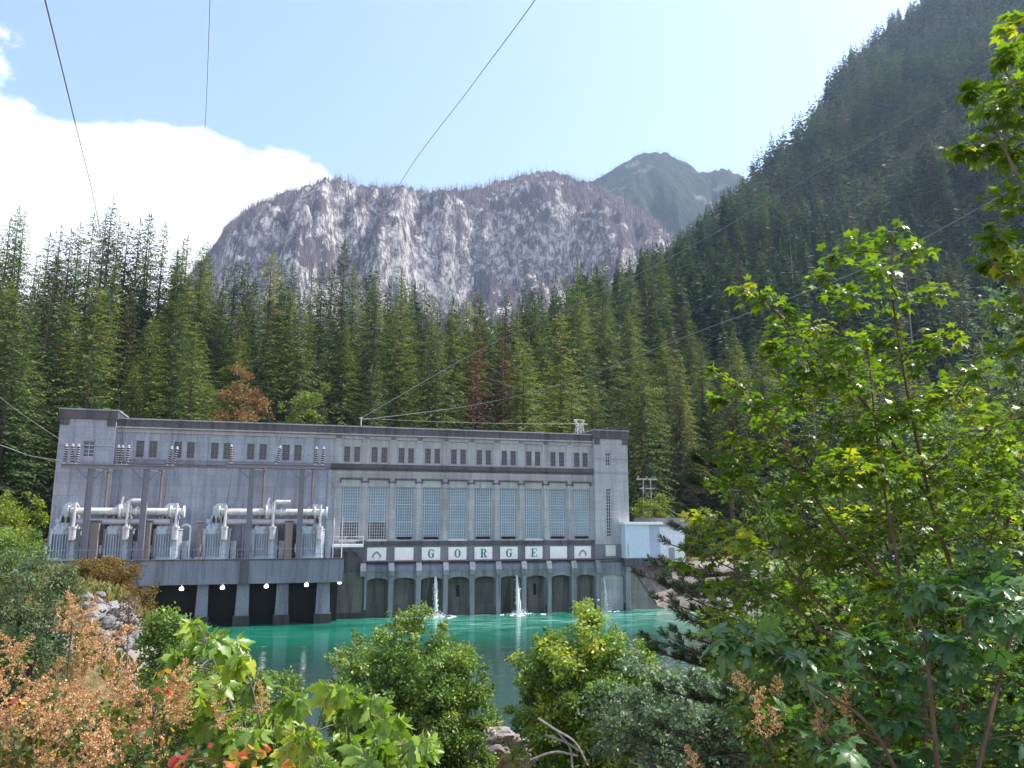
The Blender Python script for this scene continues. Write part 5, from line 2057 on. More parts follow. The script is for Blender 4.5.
tries = 0
near_list, far_list = [], []
while tries < 60000 and len(placed) < 900:
    tries += 1
    Y = 118 + 330 * rs.rand() ** 1.3
    u = rs.uniform(-0.72, 0.72)
    x = u * Y
    q = float(hill_q(np.array([x]), np.array([Y]))[0])
    if -74 < x < 40 and q < 27:
        continue
    if q < 27 and x < -74 and Y < 112:
        continue
    if x > 34 and q < 34 and x < 90:
        continue
    px, py0, _ = to_px((x, Y, gh(x, Y)))
    r_ = 4.5 + 0.004 * Y
    if not far_enough(x, Y, r_):
        continue
    H = rs.uniform(22, 47)
    if 212 < px < 362 and q < 48:
        continue
    # crown tops stay under the forest's outline
    ztop = at(px, env_y(px) + rs.exponential(9) + 2, Y).z
    hmax = ztop - gh(x, Y)
    if 462 < px < 520 and Y < 190:
        hmax = at(px, 352, Y).z - gh(x, Y)
    if hmax < 9:
        continue
    H = min(H, hmax)
    placed.append((x, Y, r_))
    near_list.append((x, Y, H, px))
near_list.sort(key=lambda a: a[1])
print('trees near', len(near_list), 'span', near_list[0][1], near_list[-1][1])
KEEP = 215
LAB = {'olive': 'olive brown conifer with drooping boughs scattered in the dense forest', 'dead': 'reddish brown dead conifer scattered in the dense forest', 'fir': 'green conifer standing in the dense forest on the hillside', 'dark': 'dark green conifer standing in the dense forest on the hillside', 'pine': 'slim conifer with a bare lower trunk in the dense forest on the hillside'}
for i, (x, Y, H, px) in enumerate(near_list[:KEEP]):
    rr = rs.rand()
    kind = 'fir' if rr < .52 else 'dark' if rr < .80 else 'pine' if rr < .92 else 'olive' if rr < .99 else 'dead'
    if px < 60 and Y > 170:
        kind = 'pine' if rr < .5 else 'dark'
    vi = rs.randint(len(PROTO[kind]))
    place_conifer(kind, vi, x, Y, H, rs.uniform(.85, 1.2) * (1.0 if H > 25 else 1.25), LAB[kind], G_F + {'olive': ', olive', 'dead': ', dead', 'fir': ', green', 'dark': ', dark', 'pine': ', bare trunked'}[kind], rs.uniform(0, 6.28))

# bare grey snags among the trees at the left and on the right slope
for k, (px, py, Y) in enumerate([(38, 250, 205), (47, 262, 200), (56, 255, 208), (66, 270, 196), (44, 285, 190), (275, 255, 262), (790, 240, 330), (905, 262, 260), (812, 385, 190), (725, 178, 600)]):
    p = at(px, py, Y)
    z = gh(p.x, p.y)
    H = max(14, p.z - z)
    root = empty('dead_tree', (p.x, p.y, z), random.uniform(0, 6), 'bare grey dead tree trunk standing among the conifers', 'tree', 'grey snags in the forest')
    link('trunk', SNAG[k % 2], root)
    root.scale = (.85, .85, H / HP)


# ------------------------------------------------------------------ the far forest: one mass
def low_conifers(X, Y, Z, H, rs, nb=11, nw=12, wide=1.0):
    out_v, out_f, out_r = [], [], []
    n = len(X)
    rel = np.linspace(.06, .97, nw)
    b_, d_, n_, l_, w_, r_ = [], [], [], [], [], []
    tone = np.clip(rs.normal(.45, .30, n), 0, 1)
    for i, t in enumerate(rel):
        for k in range(nb if t < .8 else 5):
            a = rs.rand(n) * 6.283
            L = H * .118 * wide * (1 - t) ** .85 * rs.uniform(.7, 1.25, n) + .25
            zz = Z + H * (t + rs.uniform(-.03, .03, n))
            rad0 = L * rs.uniform(0, .35, n)
            base = np.stack([X + np.cos(a) * rad0, Y + np.sin(a) * rad0, zz], -1)
            d = np.stack([np.cos(a), np.sin(a), -.45 + .5 * t + rs.randn(n) * .15], -1)
            d /= np.linalg.norm(d, axis=1)[:, None]
            nn = np.stack([rs.randn(n) * .3, rs.randn(n) * .3, np.ones(n)], -1)
            b_.append(base)
            d_.append(d)
            n_.append(nn)
            l_.append(L * .95)
            w_.append(L * .27 + .12)
            r_.append(np.clip(tone + rs.randn(n) * .1, 0, 1))
    # leader
    for k in range(2):
        b_.append(np.stack([X, Y, Z + H * .90], -1))
        d_.append(np.tile([0.0, 0.02, 1.0], (n, 1)))
        n_.append(np.tile([1.0, 0, 0] if k else [0, 1.0, 0.001], (n, 1)))
        l_.append(H * .11)
        w_.append(np.full(n, .22) + H * .004)
        r_.append(tone)
    v, f = kites(np.concatenate(b_), np.concatenate(d_), np.concatenate(n_), np.concatenate(l_), np.concatenate(w_))
    return v, f, np.repeat(np.concatenate(r_), 4)


M_FAR = m_leaf('far_conifer_needles', [(0.0, (0.029, 0.064, 0.043)), (0.5, (0.070, 0.120, 0.065)), (0.85, (0.129, 0.168, 0.082)), (1.0, (0.161, 0.129, 0.117))], 0.15, 0.7, 0.2)
FX, FYY, FZ, FH = [], [], [], []
for (x, Y, H, px) in near_list[KEEP:]:
    FX.append(x); FYY.append(Y); FZ.append(gh(x, Y)); FH.append(H)
# the spur
n_ = 30000
yy = 300 + 900 * rs.rand(n_) ** .9
xx = yy * rs.uniform(-.12, .80, n_)
g0 = ground_h(xx, yy)
rx_ = ridge_x(yy)
ok = (xx > rx_ - 40)
xx, yy, g0 = xx[ok], yy[ok], g0[ok]
cell = {}
sel = []
for i in range(len(xx)):
    sp_ = 10.5 if yy[i] < 600 else 11.5
    key = (int(xx[i] / sp_), int(yy[i] / sp_))
    if key in cell:
        continue
    cell[key] = 1
    sel.append(i)
xx, yy, g0 = xx[sel], yy[sel], g0[sel]
ax_ = np.array([to_px((a, b, c)) for a, b, c in zip(xx, yy, g0)])
Hh = rs.uniform(22, 50, len(xx))
top_allow = np.array([at(a, float(env_y(a)) + rs.exponential(5), b).z for a, b in zip(ax_[:, 0], yy)])
Hh = np.minimum(Hh, top_allow - g0)
ok = (Hh > 8) & ~((yy < 449) & (np.abs(xx / yy) < .72) & np.array([not far_enough(a, b, 2.0) for a, b in zip(xx, yy)]))
FX += list(xx[ok]); FYY += list(yy[ok]); FZ += list(g0[ok]); FH += list(Hh[ok])
FX, FYY, FZ, FH = map(np.array, (FX, FYY, FZ, FH))
print('far trees', len(FX))
nearm = FYY < 520
parts = []
off = 0
V_, F_, R_ = [], [], []
for m_, nb, nw, wide_ in ((nearm, 15, 22, 1.55), (~nearm, 7, 12, 2.0)):
    v, f, r_ = low_conifers(FX[m_], FYY[m_], FZ[m_], FH[m_], rs, nb, nw, wide_)
    V_.append(v); F_.append(f + off); R_.append(r_)
    off += len(v)
tag(link('distant_forest', np_mesh('distant_forest', np.concatenate(V_), np.concatenate(F_), M_FAR, np.concatenate(R_))),
    'dark conifer forest covering the steep right hillside', 'forest', kind='stuff')

# surviving green trees and skyline trees on the far mountains
n_ = 2600
x_ = rs.uniform(gX[0] + 350, gX[-1] - 350, n_)
y_ = 1300 + 720 * rs.rand(n_)
dn = fbm(x_ / 90, y_ / 140, 5, 3)
k_ = dn > .555
x_, y_ = x_[k_], y_[k_]
z_ = grid_z(gX, gY, gZ, x_, y_)
v1, f1, r1 = low_conifers(x_, y_, z_, rs.uniform(12, 26, len(x_)), rs, 5, 6, 1.15)
n_ = 14000
x2 = rs.uniform(pX[0] + 350, pX[-1] - 350, n_)
y2 = 2700 + 720 * rs.rand(n_)
z2 = grid_z(pX, pY, pZ, x2, y2)
v2, f2, r2 = low_conifers(x2, y2, z2, rs.uniform(18, 36, n_), rs, 3, 4, 1.6)
tag(link('mountain_trees', np_mesh('mountain_trees', np.concatenate([v1, v2]), np.concatenate([f1, f2 + len(v1)]), M_FAR, np.concatenate([r1, r2]))),
    'scattered small conifers on the far granite mountain and the dark peak', 'forest', kind='stuff')

# the trio of trees standing up on the mountain's left shoulder
for k, (px, py) in enumerate([(232, 214), (236, 216), (239, 218)]):
    p = at(px, py, 1960)
    root = empty('conifer_tree', (p.x, p.y, float(grid_z(gX, gY, gZ, np.array([p.x]), np.array([p.y]))[0]) - 2), k, 'small dark conifer in the trio standing up on the left shoulder of the granite mountain', 'tree', 'trio of trees on the mountain shoulder')
    t, c = PROTO['dark'][k]
    link('trunk', t, root)
    link('crown', c, root)
    root.scale = (.55, .55, max(.4, (p.z - root.location.z) / HP))
# ------------------------------------------------------------------ broadleaf plants
def tmpl_oval(w=.30):
    v = np.array([(0, 0, 0), (w, .35, .05), (w * .8, .72, .03), (0, 1, -.05), (-w * .8, .72, .03), (-w, .35, .05)])
    f = np.array([[0, 1, 2, 3], [0, 3, 4, 5]])
    return v, f


def tmpl_maple():
    vs, fs = [], []
    for k, (a, L, w) in enumerate([(-100, .52, .15), (-52, .86, .21), (0, 1.0, .24), (52, .86, .21), (100, .52, .15)]):
        a = R(a)
        d = np.array([math.sin(a), math.cos(a), 0])
        x = np.array([d[1], -d[0], 0])
        b = np.array([0, .12, 0.0])
        z = .004 * k
        p = [b - d * .05 + [0, 0, z], b + d * L * .52 + x * w + [0, 0, z + .05], b + d * L + [0, 0, z - .12], b + d * L * .52 - x * w + [0, 0, z + .05]]
        n = len(vs)
        vs += p
        fs.append([n, n + 1, n + 2, n + 3])
    return np.array(vs), np.array(fs)


def tmpl_maple_fine():
    vs, fs = [], []
    st = [(0.0, .05), (.28, .17), (.42, .27), (.50, .19), (.68, .23), (.76, .12), (.90, .08), (1.0, .0)]
    for k, (a, L, w) in enumerate([(-112, .50, .8), (-55, .85, 1.0), (0, 1.0, 1.05), (55, .85, 1.0), (112, .50, .8)]):
        a = R(a)
        d = np.array([math.sin(a), math.cos(a), 0])
        x = np.array([d[1], -d[0], 0])
        b = np.array([0, .10, .004 * k])
        n = len(vs)
        for t, q in st:
            c = b + d * L * t + np.array([0, 0, -.22 * t * t])
            vs += [c - x * q * w * L + np.array([0, 0, .05 * q / .2]), c, c + x * q * w * L + np.array([0, 0, .05 * q / .2])]
        for i in range(len(st) - 1):
            p, q = n + 3 * i, n + 3 * i + 3
            fs += [[p, p + 1, q + 1, q], [p + 1, p + 2, q + 2, q + 1]]
    return np.array(vs), np.array(fs)


T_FINE = tmpl_maple_fine()
T_OVAL, T_NARROW, T_MAPLE, T_ROUND = tmpl_oval(.30), tmpl_oval(.17), tmpl_maple(), tmpl_oval(.42)


def unit(a):
    return a / (np.linalg.norm(a, axis=-1, keepdims=True) + 1e-9)


def leaf_geo(tmpl, pos, dirs, nrm, size):
    tv, tf = tmpl
    y = unit(dirs)
    x = unit(np.cross(y, nrm))
    z = np.cross(x, y)
    v = pos[:, None, :] + size[:, None, None] * (tv[None, :, 0:1] * x[:, None, :] + tv[None, :, 1:2] * y[:, None, :] + tv[None, :, 2:3] * z[:, None, :])
    n, k = len(pos), len(tv)
    f = np.arange(n)[:, None, None] * k + tf[None]
    return v.reshape(-1, 3), f.reshape(-1, 4)


def leaves_mesh(name, tmpl, pos, dirs, nrm, size, mat, rnd):
    v, f = leaf_geo(tmpl, pos, dirs, nrm, size)
    return np_mesh(name, v, f, mat, np.repeat(rnd, len(tmpl[0])))


def cl(px, py, Y, rpx, n):
    p = at(px, py, Y)
    return (np.array(p), rpx * Y / F, n)


def broadleaf(name, label, cat, base, stems, clusters, tmpl, size, mat, smat, flat=.7, droop=.2, out=.6, twig=.012, seed=1, shape=(1, 1, .75), group=None, extra=None, twiglets=3, jit=.35, petiole=None):
    """stems: list of (points, r0, r1); clusters: (centre, radius, n leaves). Every cluster is joined by a bent twig to the nearest stem."""
    rs = np.random.RandomState(seed)
    base = Vector(base)
    root = empty(name, base, 0, label, cat, group)
    B = np.array(base)
    sp = []
    st = MB()
    for pts, r0, r1 in stems:
        pts = through([Vector(p) for p in pts], 6) if len(pts) > 2 else [Vector(p) for p in pts]
        n = len(pts)
        st.tube([p - base for p in pts], [r0 + (r1 - r0) * (k / (n - 1)) for k in range(n)], 7)
        for k, p in enumerate(pts):
            sp.append((np.array(p), r0 + (r1 - r0) * (k / (n - 1))))
    SP = np.array([q[0] for q in sp])
    tw = MB()
    P_, D_, N_, S_, Rn = [], [], [], [], []
    order = sorted(range(len(clusters)), key=lambda i: np.min(np.linalg.norm(SP - clusters[i][0], axis=1)))
    nodes = [SP]
    for i in order:
        c, r_, n = clusters[i]
        alln = np.concatenate(nodes)
        dd = np.linalg.norm(alln - c, axis=1) + 0.6 * np.maximum(0, alln[:, 2] - c[2])
        a = alln[np.argmin(dd)]
        mid = (a + c) / 2 + np.array([rs.randn() * .05, rs.randn() * .05, .08]) * np.linalg.norm(c - a)
        path = [Vector(a), Vector(mid), Vector(c)]
        path = through(path, 4)
        tw.tube([p - base for p in path], [twig * (1.3 - .8 * k / (len(path) - 1)) for k in range(len(path))], 5)
        nodes.append(np.array([np.array(p) for p in path[4:]]))
        tws = [c]
        for k in range(twiglets):
            e = c + rs.randn(3) * r_ * np.array(shape) * .6
            tw.tube([Vector(c) - base, Vector((c + e) / 2 + rs.randn(3) * r_ * .06) - base, Vector(e) - base], [twig * .6, twig * .45, twig * .25], 4)
            tws.append(e)
        tws = np.array(tws)
        q = rs.randn(n, 3)
        q = unit(q) * (rs.rand(n, 1) ** .55) * r_ * np.array(shape)
        pos = c + q
        # half of the leaves gather along the twigs
        k = rs.randint(len(tws), size=n)
        pull = rs.rand(n, 1) * .5
        pos = pos * (1 - pull) + tws[k] * pull + rs.randn(n, 3) * r_ * .05
        d = unit(q) * out + np.array([0, 0, -droop]) + rs.randn(n, 3) * jit
        nr = np.array([0, 0, 1.0]) * flat + rs.randn(n, 3) * (1 - flat) * .8
        P_.append(pos - B)
        D_.append(d)
        N_.append(nr)
        S_.append(size * rs.uniform(.6, 1.25, n))
        tone = np.clip(rs.normal(.5, .16), .1, .9)
        Rn.append(np.clip(tone + rs.randn(n) * .17, 0, 1))
        if petiole:
            for j in range(0, n, 3):
                e = pos[j] - unit(d[j]) * size * .55 + np.array([0, 0, -.01])
                tw.tube([Vector(pos[j]) - base, Vector(e) - base], petiole, 3)
    st.build('stem', smat, root, smooth=True)
    tw.build('twig', smat, root)
    P_, D_, N_, S_, Rn = map(np.concatenate, (P_, D_, N_, S_, Rn))
    link('foliage', leaves_mesh('foliage', tmpl, P_, D_, N_, S_, mat, Rn), root)
    return root


def bush_clusters(rs, c, rad, n, leaf_n, cr, lump=.25, bottom=-.6):
    out = []
    c, rad = np.array(c), np.array(rad)
    while len(out) < n:
        q = unit(rs.randn(3))
        if q[2] < bottom:
            continue
        lum = 1 + lump * (math.sin(5 * q[0] + 2 * q[2] + c[0]) * math.cos(4 * q[1] + 3 * q[2]))
        p = c + q * rad * (rs.rand() ** .35) * lum
        out.append((p, cr * rs.uniform(.7, 1.3), leaf_n))
    return out


def bush_stems(base, c, rad, rs, n, r0):
    out = []
    for k in range(n):
        q = unit(rs.randn(3))
        q[2] = abs(q[2])
        e = np.array(c) + q * np.array(rad) * rs.uniform(.5, .8)
        b = np.array(base) + np.array([rs.randn() * .25, rs.randn() * .25, -.2])
        m = b * .5 + e * .5 + np.array([0, 0, .15 * rad[2]]) + rs.randn(3) * .1 * rad[0]
        out.append(([b, m, e], r0 * rs.uniform(.7, 1.1), r0 * .15))
    return out


M_ALDER = m_leaf('alder_leaf', [(0.0, (0.059, 0.113, 0.029)), (0.5, (0.137, 0.236, 0.049)), (0.85, (0.252, 0.360, 0.073)), (1.0, (0.420, 0.454, 0.097))], .35, .45, .4)
M_ALDER2 = m_leaf('young_alder_leaf', [(0.0, (0.072, 0.141, 0.032)), (0.5, (0.178, 0.284, 0.052)), (0.85, (0.336, 0.436, 0.073)), (1.0, (0.586, 0.511, 0.082))], .4, .42, .4)
M_SILVER_L = m_leaf('silver_green_leaf', [(0.0, (0.070, 0.124, 0.070)), (0.5, (0.147, 0.225, 0.132)), (1.0, (0.342, 0.420, 0.296))], .3, .5, .4, (1.1, 1.2, .7))
M_WILLOW = m_leaf('willow_leaf', [(0.0, (0.061, 0.101, 0.054)), (0.5, (0.115, 0.169, 0.084)), (1.0, (0.203, 0.250, 0.128))], .3, .5, .3)
M_YELLOWG = m_leaf('yellow_green_leaf', [(0.0, (0.10, 0.15, 0.015)), (0.5, (0.19, 0.24, 0.025)), (1.0, (0.30, 0.32, 0.05))], .4, .5, .3)
M_LIGHTG = m_leaf('light_green_leaf', [(0.0, (0.09, 0.15, 0.03)), (0.5, (0.16, 0.23, 0.05)), (1.0, (0.26, 0.32, 0.08))], .4, .5, .3)
M_GOLD = m_leaf('bronze_leaf', [(0.0, (0.085, 0.060, 0.018)), (0.5, (0.18, 0.125, 0.032)), (1.0, (0.30, 0.21, 0.06))], .3, .6, .2, (1.2, 1.1, .6))
M_AUTUMN = m_leaf('autumn_leaf', [(0.0, (0.10, 0.06, 0.03)), (0.5, (0.24, 0.15, 0.07)), (1.0, (0.33, 0.24, 0.08))], .3, .6, .2, (1.2, 1.0, .6))
M_MAPLE = m_leaf('maple_leaf', [(0.0, (0.055, 0.107, 0.016)), (0.5, (0.115, 0.202, 0.023)), (0.85, (0.185, 0.283, 0.030)), (1.0, (0.371, 0.378, 0.039))], .50, .36, .5, (1.45, 1.45, .42))
M_MAPLE_D = m_leaf('deep_green_maple_leaf', [(0.0, (0.030, 0.083, 0.036)), (0.5, (0.062, 0.144, 0.055)), (1.0, (0.117, 0.213, 0.062))], .42, .33, .55, (1.5, 1.6, .45))
M_BIGLEAF = m_leaf('broad_maple_leaf', [(0.0, (0.106, 0.192, 0.037)), (0.5, (0.204, 0.317, 0.057)), (0.9, (0.341, 0.443, 0.081)), (1.0, (0.488, 0.501, 0.065))], .42, .40, .5, (1.3, 1.4, .4))
M_SHRUB = m_leaf('shrub_leaf', [(0.0, (0.035, 0.065, 0.020)), (0.5, (0.075, 0.120, 0.030)), (0.8, (0.15, 0.19, 0.035)), (0.93, (0.33, 0.25, 0.04)), (1.0, (0.42, 0.09, 0.05))], .4, .5, .35)
M_PINE = m_leaf('pine_needle', [(0.0, (0.018, 0.040, 0.016)), (0.5, (0.040, 0.075, 0.026)), (1.0, (0.095, 0.130, 0.036))], .15, .5, .3)
M_STEM = m_bark('grey_stem_bark', (0.16, 0.135, 0.115))
M_STEMR = m_bark('reddish_stem_bark', (0.115, 0.07, 0.052))

rs = np.random.RandomState(41)

# --- the two rounded alders on the near bank
def round_bush(label, px, Y, ptop, pw, tmpl, size, mat, n, ln, cr, seed, name='alder_bush', cat='bush', skew=(0, 0, 0), deep=.85, lump=.25, group=None):
    rs = np.random.RandomState(seed)
    top = at(px, ptop, Y)
    g = gh(top.x, Y)
    rx = pw / 2 * Y / F
    hgt = top.z - g
    c = np.array([top.x, Y, g + hgt * .47])
    rad = np.array([rx * .92, rx * deep, hgt * .50])
    base = (top.x, Y, g)
    shoots = []
    for k in range(n // 4):
        q = unit(rs.randn(3))
        q[2] = q[2] * .8 + .15
        for j in range(2):
            shoots.append((c + q * rad * (.98 + .09 * j + .08 * rs.rand()), cr * (.5 - .15 * j), ln // (5 + 3 * j)))
    cs = bush_clusters(rs, c + np.array(skew), rad, n, ln, cr, lump, bottom=-.95) + shoots
    return broadleaf(name, label, cat, base, bush_stems(base, c, rad, rs, 9, .09), cs, tmpl, size, mat, M_STEM, flat=.45, droop=.15, seed=seed, twig=.018, jit=.5, group=group)


round_bush('large rounded green alder bush standing in front of the water left of the middle', 408, 35, 615, 158, T_OVAL, .15, M_ALDER, 235, 230, .60, 51, lump=.16)
round_bush('lighter green alder bush in front of the water right of the middle', 588, 33, 619, 158, T_OVAL, .16, M_ALDER2, 235, 210, .60, 52, lump=.2)
round_bush('low lobe of leafy alder on the right side of the large rounded bush', 462, 36, 660, 74, T_OVAL, .15, M_ALDER, 60, 170, .55, 53)
round_bush('low silvery green bush in front of the lighter alder', 672, 24, 652, 170, T_OVAL, .12, M_SILVER_L, 120, 150, .52, 54, 'dogwood_bush')
round_bush('small silvery bush at the foot of the dark pine', 735, 19, 690, 120, T_OVAL, .11, M_SILVER_L, 70, 130, .42, 55, 'dogwood_bush')
round_bush('dark leafy bush on the left bank between the rocks and the piers', 172, 27, 600, 62, T_OVAL, .13, M_ALDER, 62, 150, .45, 56, 'bank_shrub')
round_bush('wide dark bush below the piers, behind the maple sapling', 225, 24, 640, 120, T_OVAL, .12, M_ALDER, 90, 150, .48, 57, 'bank_shrub')
round_bush('small leafy bush beside the water left of the rounded alder', 285, 29, 664, 50, T_OVAL, .13, M_ALDER, 34, 140, .45, 58, 'bank_shrub')
# --- left bank
round_bush('bronze brown bush on the bank below the transformers', 98, 72, 560, 84, T_OVAL, .19, M_GOLD, 110, 130, .8, 61, 'bronze_shrub')
round_bush('lower bronze bush spilling down the bank toward the piers', 132, 70, 584, 50, T_OVAL, .18, M_GOLD, 60, 120, .7, 62, 'bronze_shrub')
round_bush('grey green willow bush at the left edge of the photo', 24, 40, 548, 112, T_NARROW, .22, M_WILLOW, 140, 160, .7, 63, 'willow_bush')
round_bush('dark willow bush rising behind the grey green one at the left edge', 4, 58, 520, 70, T_NARROW, .25, M_ALDER, 70, 150, .8, 64, 'willow_bush')
round_bush('bright yellow green bush at the left edge beside the powerhouse', 14, 88, 489, 66, T_OVAL, .32, M_YELLOWG, 60, 120, 1.2, 65, 'maple_bush')
round_bush('yellow green bush behind the pale shed', 650, 150, 498, 56, T_OVAL, .45, M_YELLOWG, 46, 110, 1.5, 66, 'maple_bush')
round_bush('second yellow green bush right of the utility frame', 700, 146, 508, 60, T_OVAL, .45, M_YELLOWG, 40, 110, 1.5, 67, 'maple_bush')
# --- broadleaf trees showing over the roof
round_bush('orange brown tree turning colour above the roof', 248, 139, 368, 82, T_OVAL, .42, M_AUTUMN, 70, 130, 1.5, 68, 'autumn_tree', 'tree')
round_bush('light green broadleaf tree above the roof beside the orange brown one', 306, 142, 374, 60, T_OVAL, .45, M_LIGHTG, 70, 130, 1.5, 69, 'broadleaf_tree', 'tree')
round_bush('thin pinkish leafless tree right of the light green tree above the roof', 338, 147, 388, 40, T_NARROW, .35, m_leaf('pink_dry_leaf', [(0, (.14, .10, .10)), (1, (.28, .21, .21))], .2, .8, .1), 26, 50, 1.3, 70, 'dry_tree', 'tree')

# --- young pine with dark brushes
pb = at(748, 700, 17)
PN = empty('young_pine', (pb.x, pb.y, gh(pb.x, pb.y) - .1), 0, 'dark young pine with bristly boughs between the water and the maple', 'tree')
pt = at(728, 452, 17)
hp_ = pt.z - PN.location.z
tv = Vector((pt.x - pb.x, 0, hp_))
mb = MB()
mb.tube([(0, 0, 0), tv * .5, tv], [.13, .08, .02], 8)
mb.build('trunk', M_BARK, PN)
mb = MB()
P_, D_, N_, S_, Rn = [], [], [], [], []


def brush(p0, p1, n, ln):
    for k in range(n):
        t = rs.rand()
        p = np.array(p0) * (1 - t) + np.array(p1) * t
        ax = unit(np.array(p1) - np.array(p0))
        q = rs.randn(3)
        q = unit(q - ax * q.dot(ax))
        P_.append(p)
        D_.append(ax * .8 + q * .9)
        N_.append(rs.randn(3))
        S_.append(ln * rs.uniform(.7, 1.1))
        Rn.append(np.clip(rs.normal(.45, .2), 0, 1))


nb_ = 78
explicit = [(652, 640), (668, 655), (646, 577), (672, 588), (660, 566), (690, 455), (690, 620), (665, 690), (705, 700), (682, 530), (672, 545), (700, 480), (760, 470)]
for k in range(nb_):
    if k < len(explicit):
        e = at(explicit[k][0], explicit[k][1], 17 - .3 * rs.rand()) - PN.location
        a0 = tv * max(.08, min(.95, (e.z + .1 - .15 * abs(e.x)) / hp_))
    else:
        t = .08 + .9 * rs.rand()
        a = rs.uniform(0, 6.28)
        L = 2.1 * (1 - t) ** .7 + .35
        a0 = tv * t
        e = a0 + Vector((math.cos(a) * L, math.sin(a) * L, .12 * L))
    m_ = (a0 + e) / 2 + Vector((0, 0, -.10 * (e - a0).length))
    mb.tube([a0, m_, e], [.035, .022, .012], 5)
    for j in range(5):
        f = .18 + .82 * j / 4
        q0 = m_.lerp(e, f * 2 - 1) if f > .5 else a0.lerp(m_, f * 2)
        sd_ = Vector((rs.randn(), rs.randn(), .25 + rs.rand() * .4)).normalized() * .40
        tip = q0 + (e - a0).normalized() * .28 + sd_ * .6 if j < 4 else e + (e - a0).normalized() * .25 + Vector((0, 0, .12))
        mb.tube([q0, tip], [.014, .008], 4)
        brush(q0, tip, 130, .15)
mb.build('branch', M_BARK, PN)
T_NEEDLE = (np.array([(0, 0, 0), (.05, .5, 0), (0, 1, 0), (-.05, .5, 0)]), np.array([[0, 1, 2, 3]]))
link('needles', leaves_mesh('needles', T_NEEDLE, np.array(P_), np.array(D_), np.array(N_), np.array(S_), M_PINE, np.array(Rn)), PN)

# --- vine maple, nearest big plant on the right
def g3(px, Y):
    p = at(px, 700, Y)
    return Vector((p.x, Y, gh(p.x, Y)))


D1 = 8.6
sprays = [(895, 235, 20), (862, 243, 20), (915, 252, 18), (880, 268, 26), (832, 258, 13), (822, 284, 22), (850, 300, 24), (898, 298, 28), (938, 290, 15), (743, 288, 14), (765, 300, 18), (786, 312, 20),
          (790, 336, 24), (816, 328, 22), (846, 344, 26), (880, 340, 26), (910, 352, 28), (940, 340, 22), (810, 366, 24), (850, 380, 30), (780, 358, 15), (768, 346, 10),
          (715, 372, 11), (735, 384, 15), (756, 400, 18), (718, 402, 10), (776, 420, 20), (800, 400, 22), (830, 420, 28), (870, 420, 32), (910, 410, 32), (950, 392, 26), (760, 450, 18), (734, 440, 12),
          (734, 460, 15), (746, 480, 12), (782, 458, 22), (802, 482, 28), (840, 470, 32), (884, 470, 32), (930, 460, 36), (980, 440, 34), (1012, 420, 34), (965, 480, 34), (1005, 500, 36),
          (700, 520, 14), (720, 532, 18), (690, 546, 12), (682, 563, 11), (742, 545, 24), (780, 530, 30), (830, 540, 34), (880, 520, 36), (930, 520, 38), (990, 540, 40), (760, 590, 28), (810, 600, 34), (862, 616, 34)]
clus = []
for px, py, r_ in sprays:
    Y = D1 + rs.uniform(-.9, .9)
    clus.append(cl(px, py, Y, r_ * 1.3, int(14 + r_ * 1.25)))
bound_y = [330, 400, 450, 500, 540, 600, 650, 700, 770]
bound_x = [805, 768, 740, 712, 690, 690, 705, 745, 780]
rsv = np.random.RandomState(19)
while len(clus) < len(sprays) + 140:
    px, py = rsv.uniform(690, 1035), rsv.uniform(335, 770)
    if px < np.interp(py, bound_y, bound_x) or (px > 900 and py < 365):
        continue
    clus.append(cl(px, py, rsv.uniform(7.9, 10.6), rsv.uniform(22, 38), rsv.randint(26, 48)))
sb = g3(905, 8.2)
stems = [([sb, at(925, 700, 7.8), at(905, 600, 8), at(886, 500, 8.3), at(876, 430, 8.6), at(868, 350, 8.8)], .022, .007),
         ([sb + Vector((.3, .3, 0)), at(965, 640, 8.6), at(930, 500, 8.8), at(905, 380, 8.9), at(892, 290, 8.9), at(893, 238, 8.9)], .026, .005),
         ([at(930, 500, 8.8), at(870, 410, 8.9), at(810, 345, 8.8), at(760, 298, 8.7), at(742, 288, 8.7)], .022, .006),
         ([at(905, 600, 8), at(830, 520, 8.4), at(770, 420, 8.7), at(718, 375, 8.8)], .020, .006),
         ([sb, at(860, 660, 8.2), at(790, 570, 8.5), at(735, 470, 8.6)], .022, .006),
         ([at(860, 660, 8.2), at(770, 590, 8.5), at(690, 548, 8.6)], .016, .005)]
broadleaf('vine_maple', 'bright green vine maple with thin arching stems filling the right of the photo', 'tree', sb, stems, clus, T_MAPLE, .092, M_MAPLE, M_STEMR, flat=.80, droop=.22, out=.75,
          twig=.007, seed=81, shape=(1, 1, .55), twiglets=4, jit=.35, petiole=.0022)

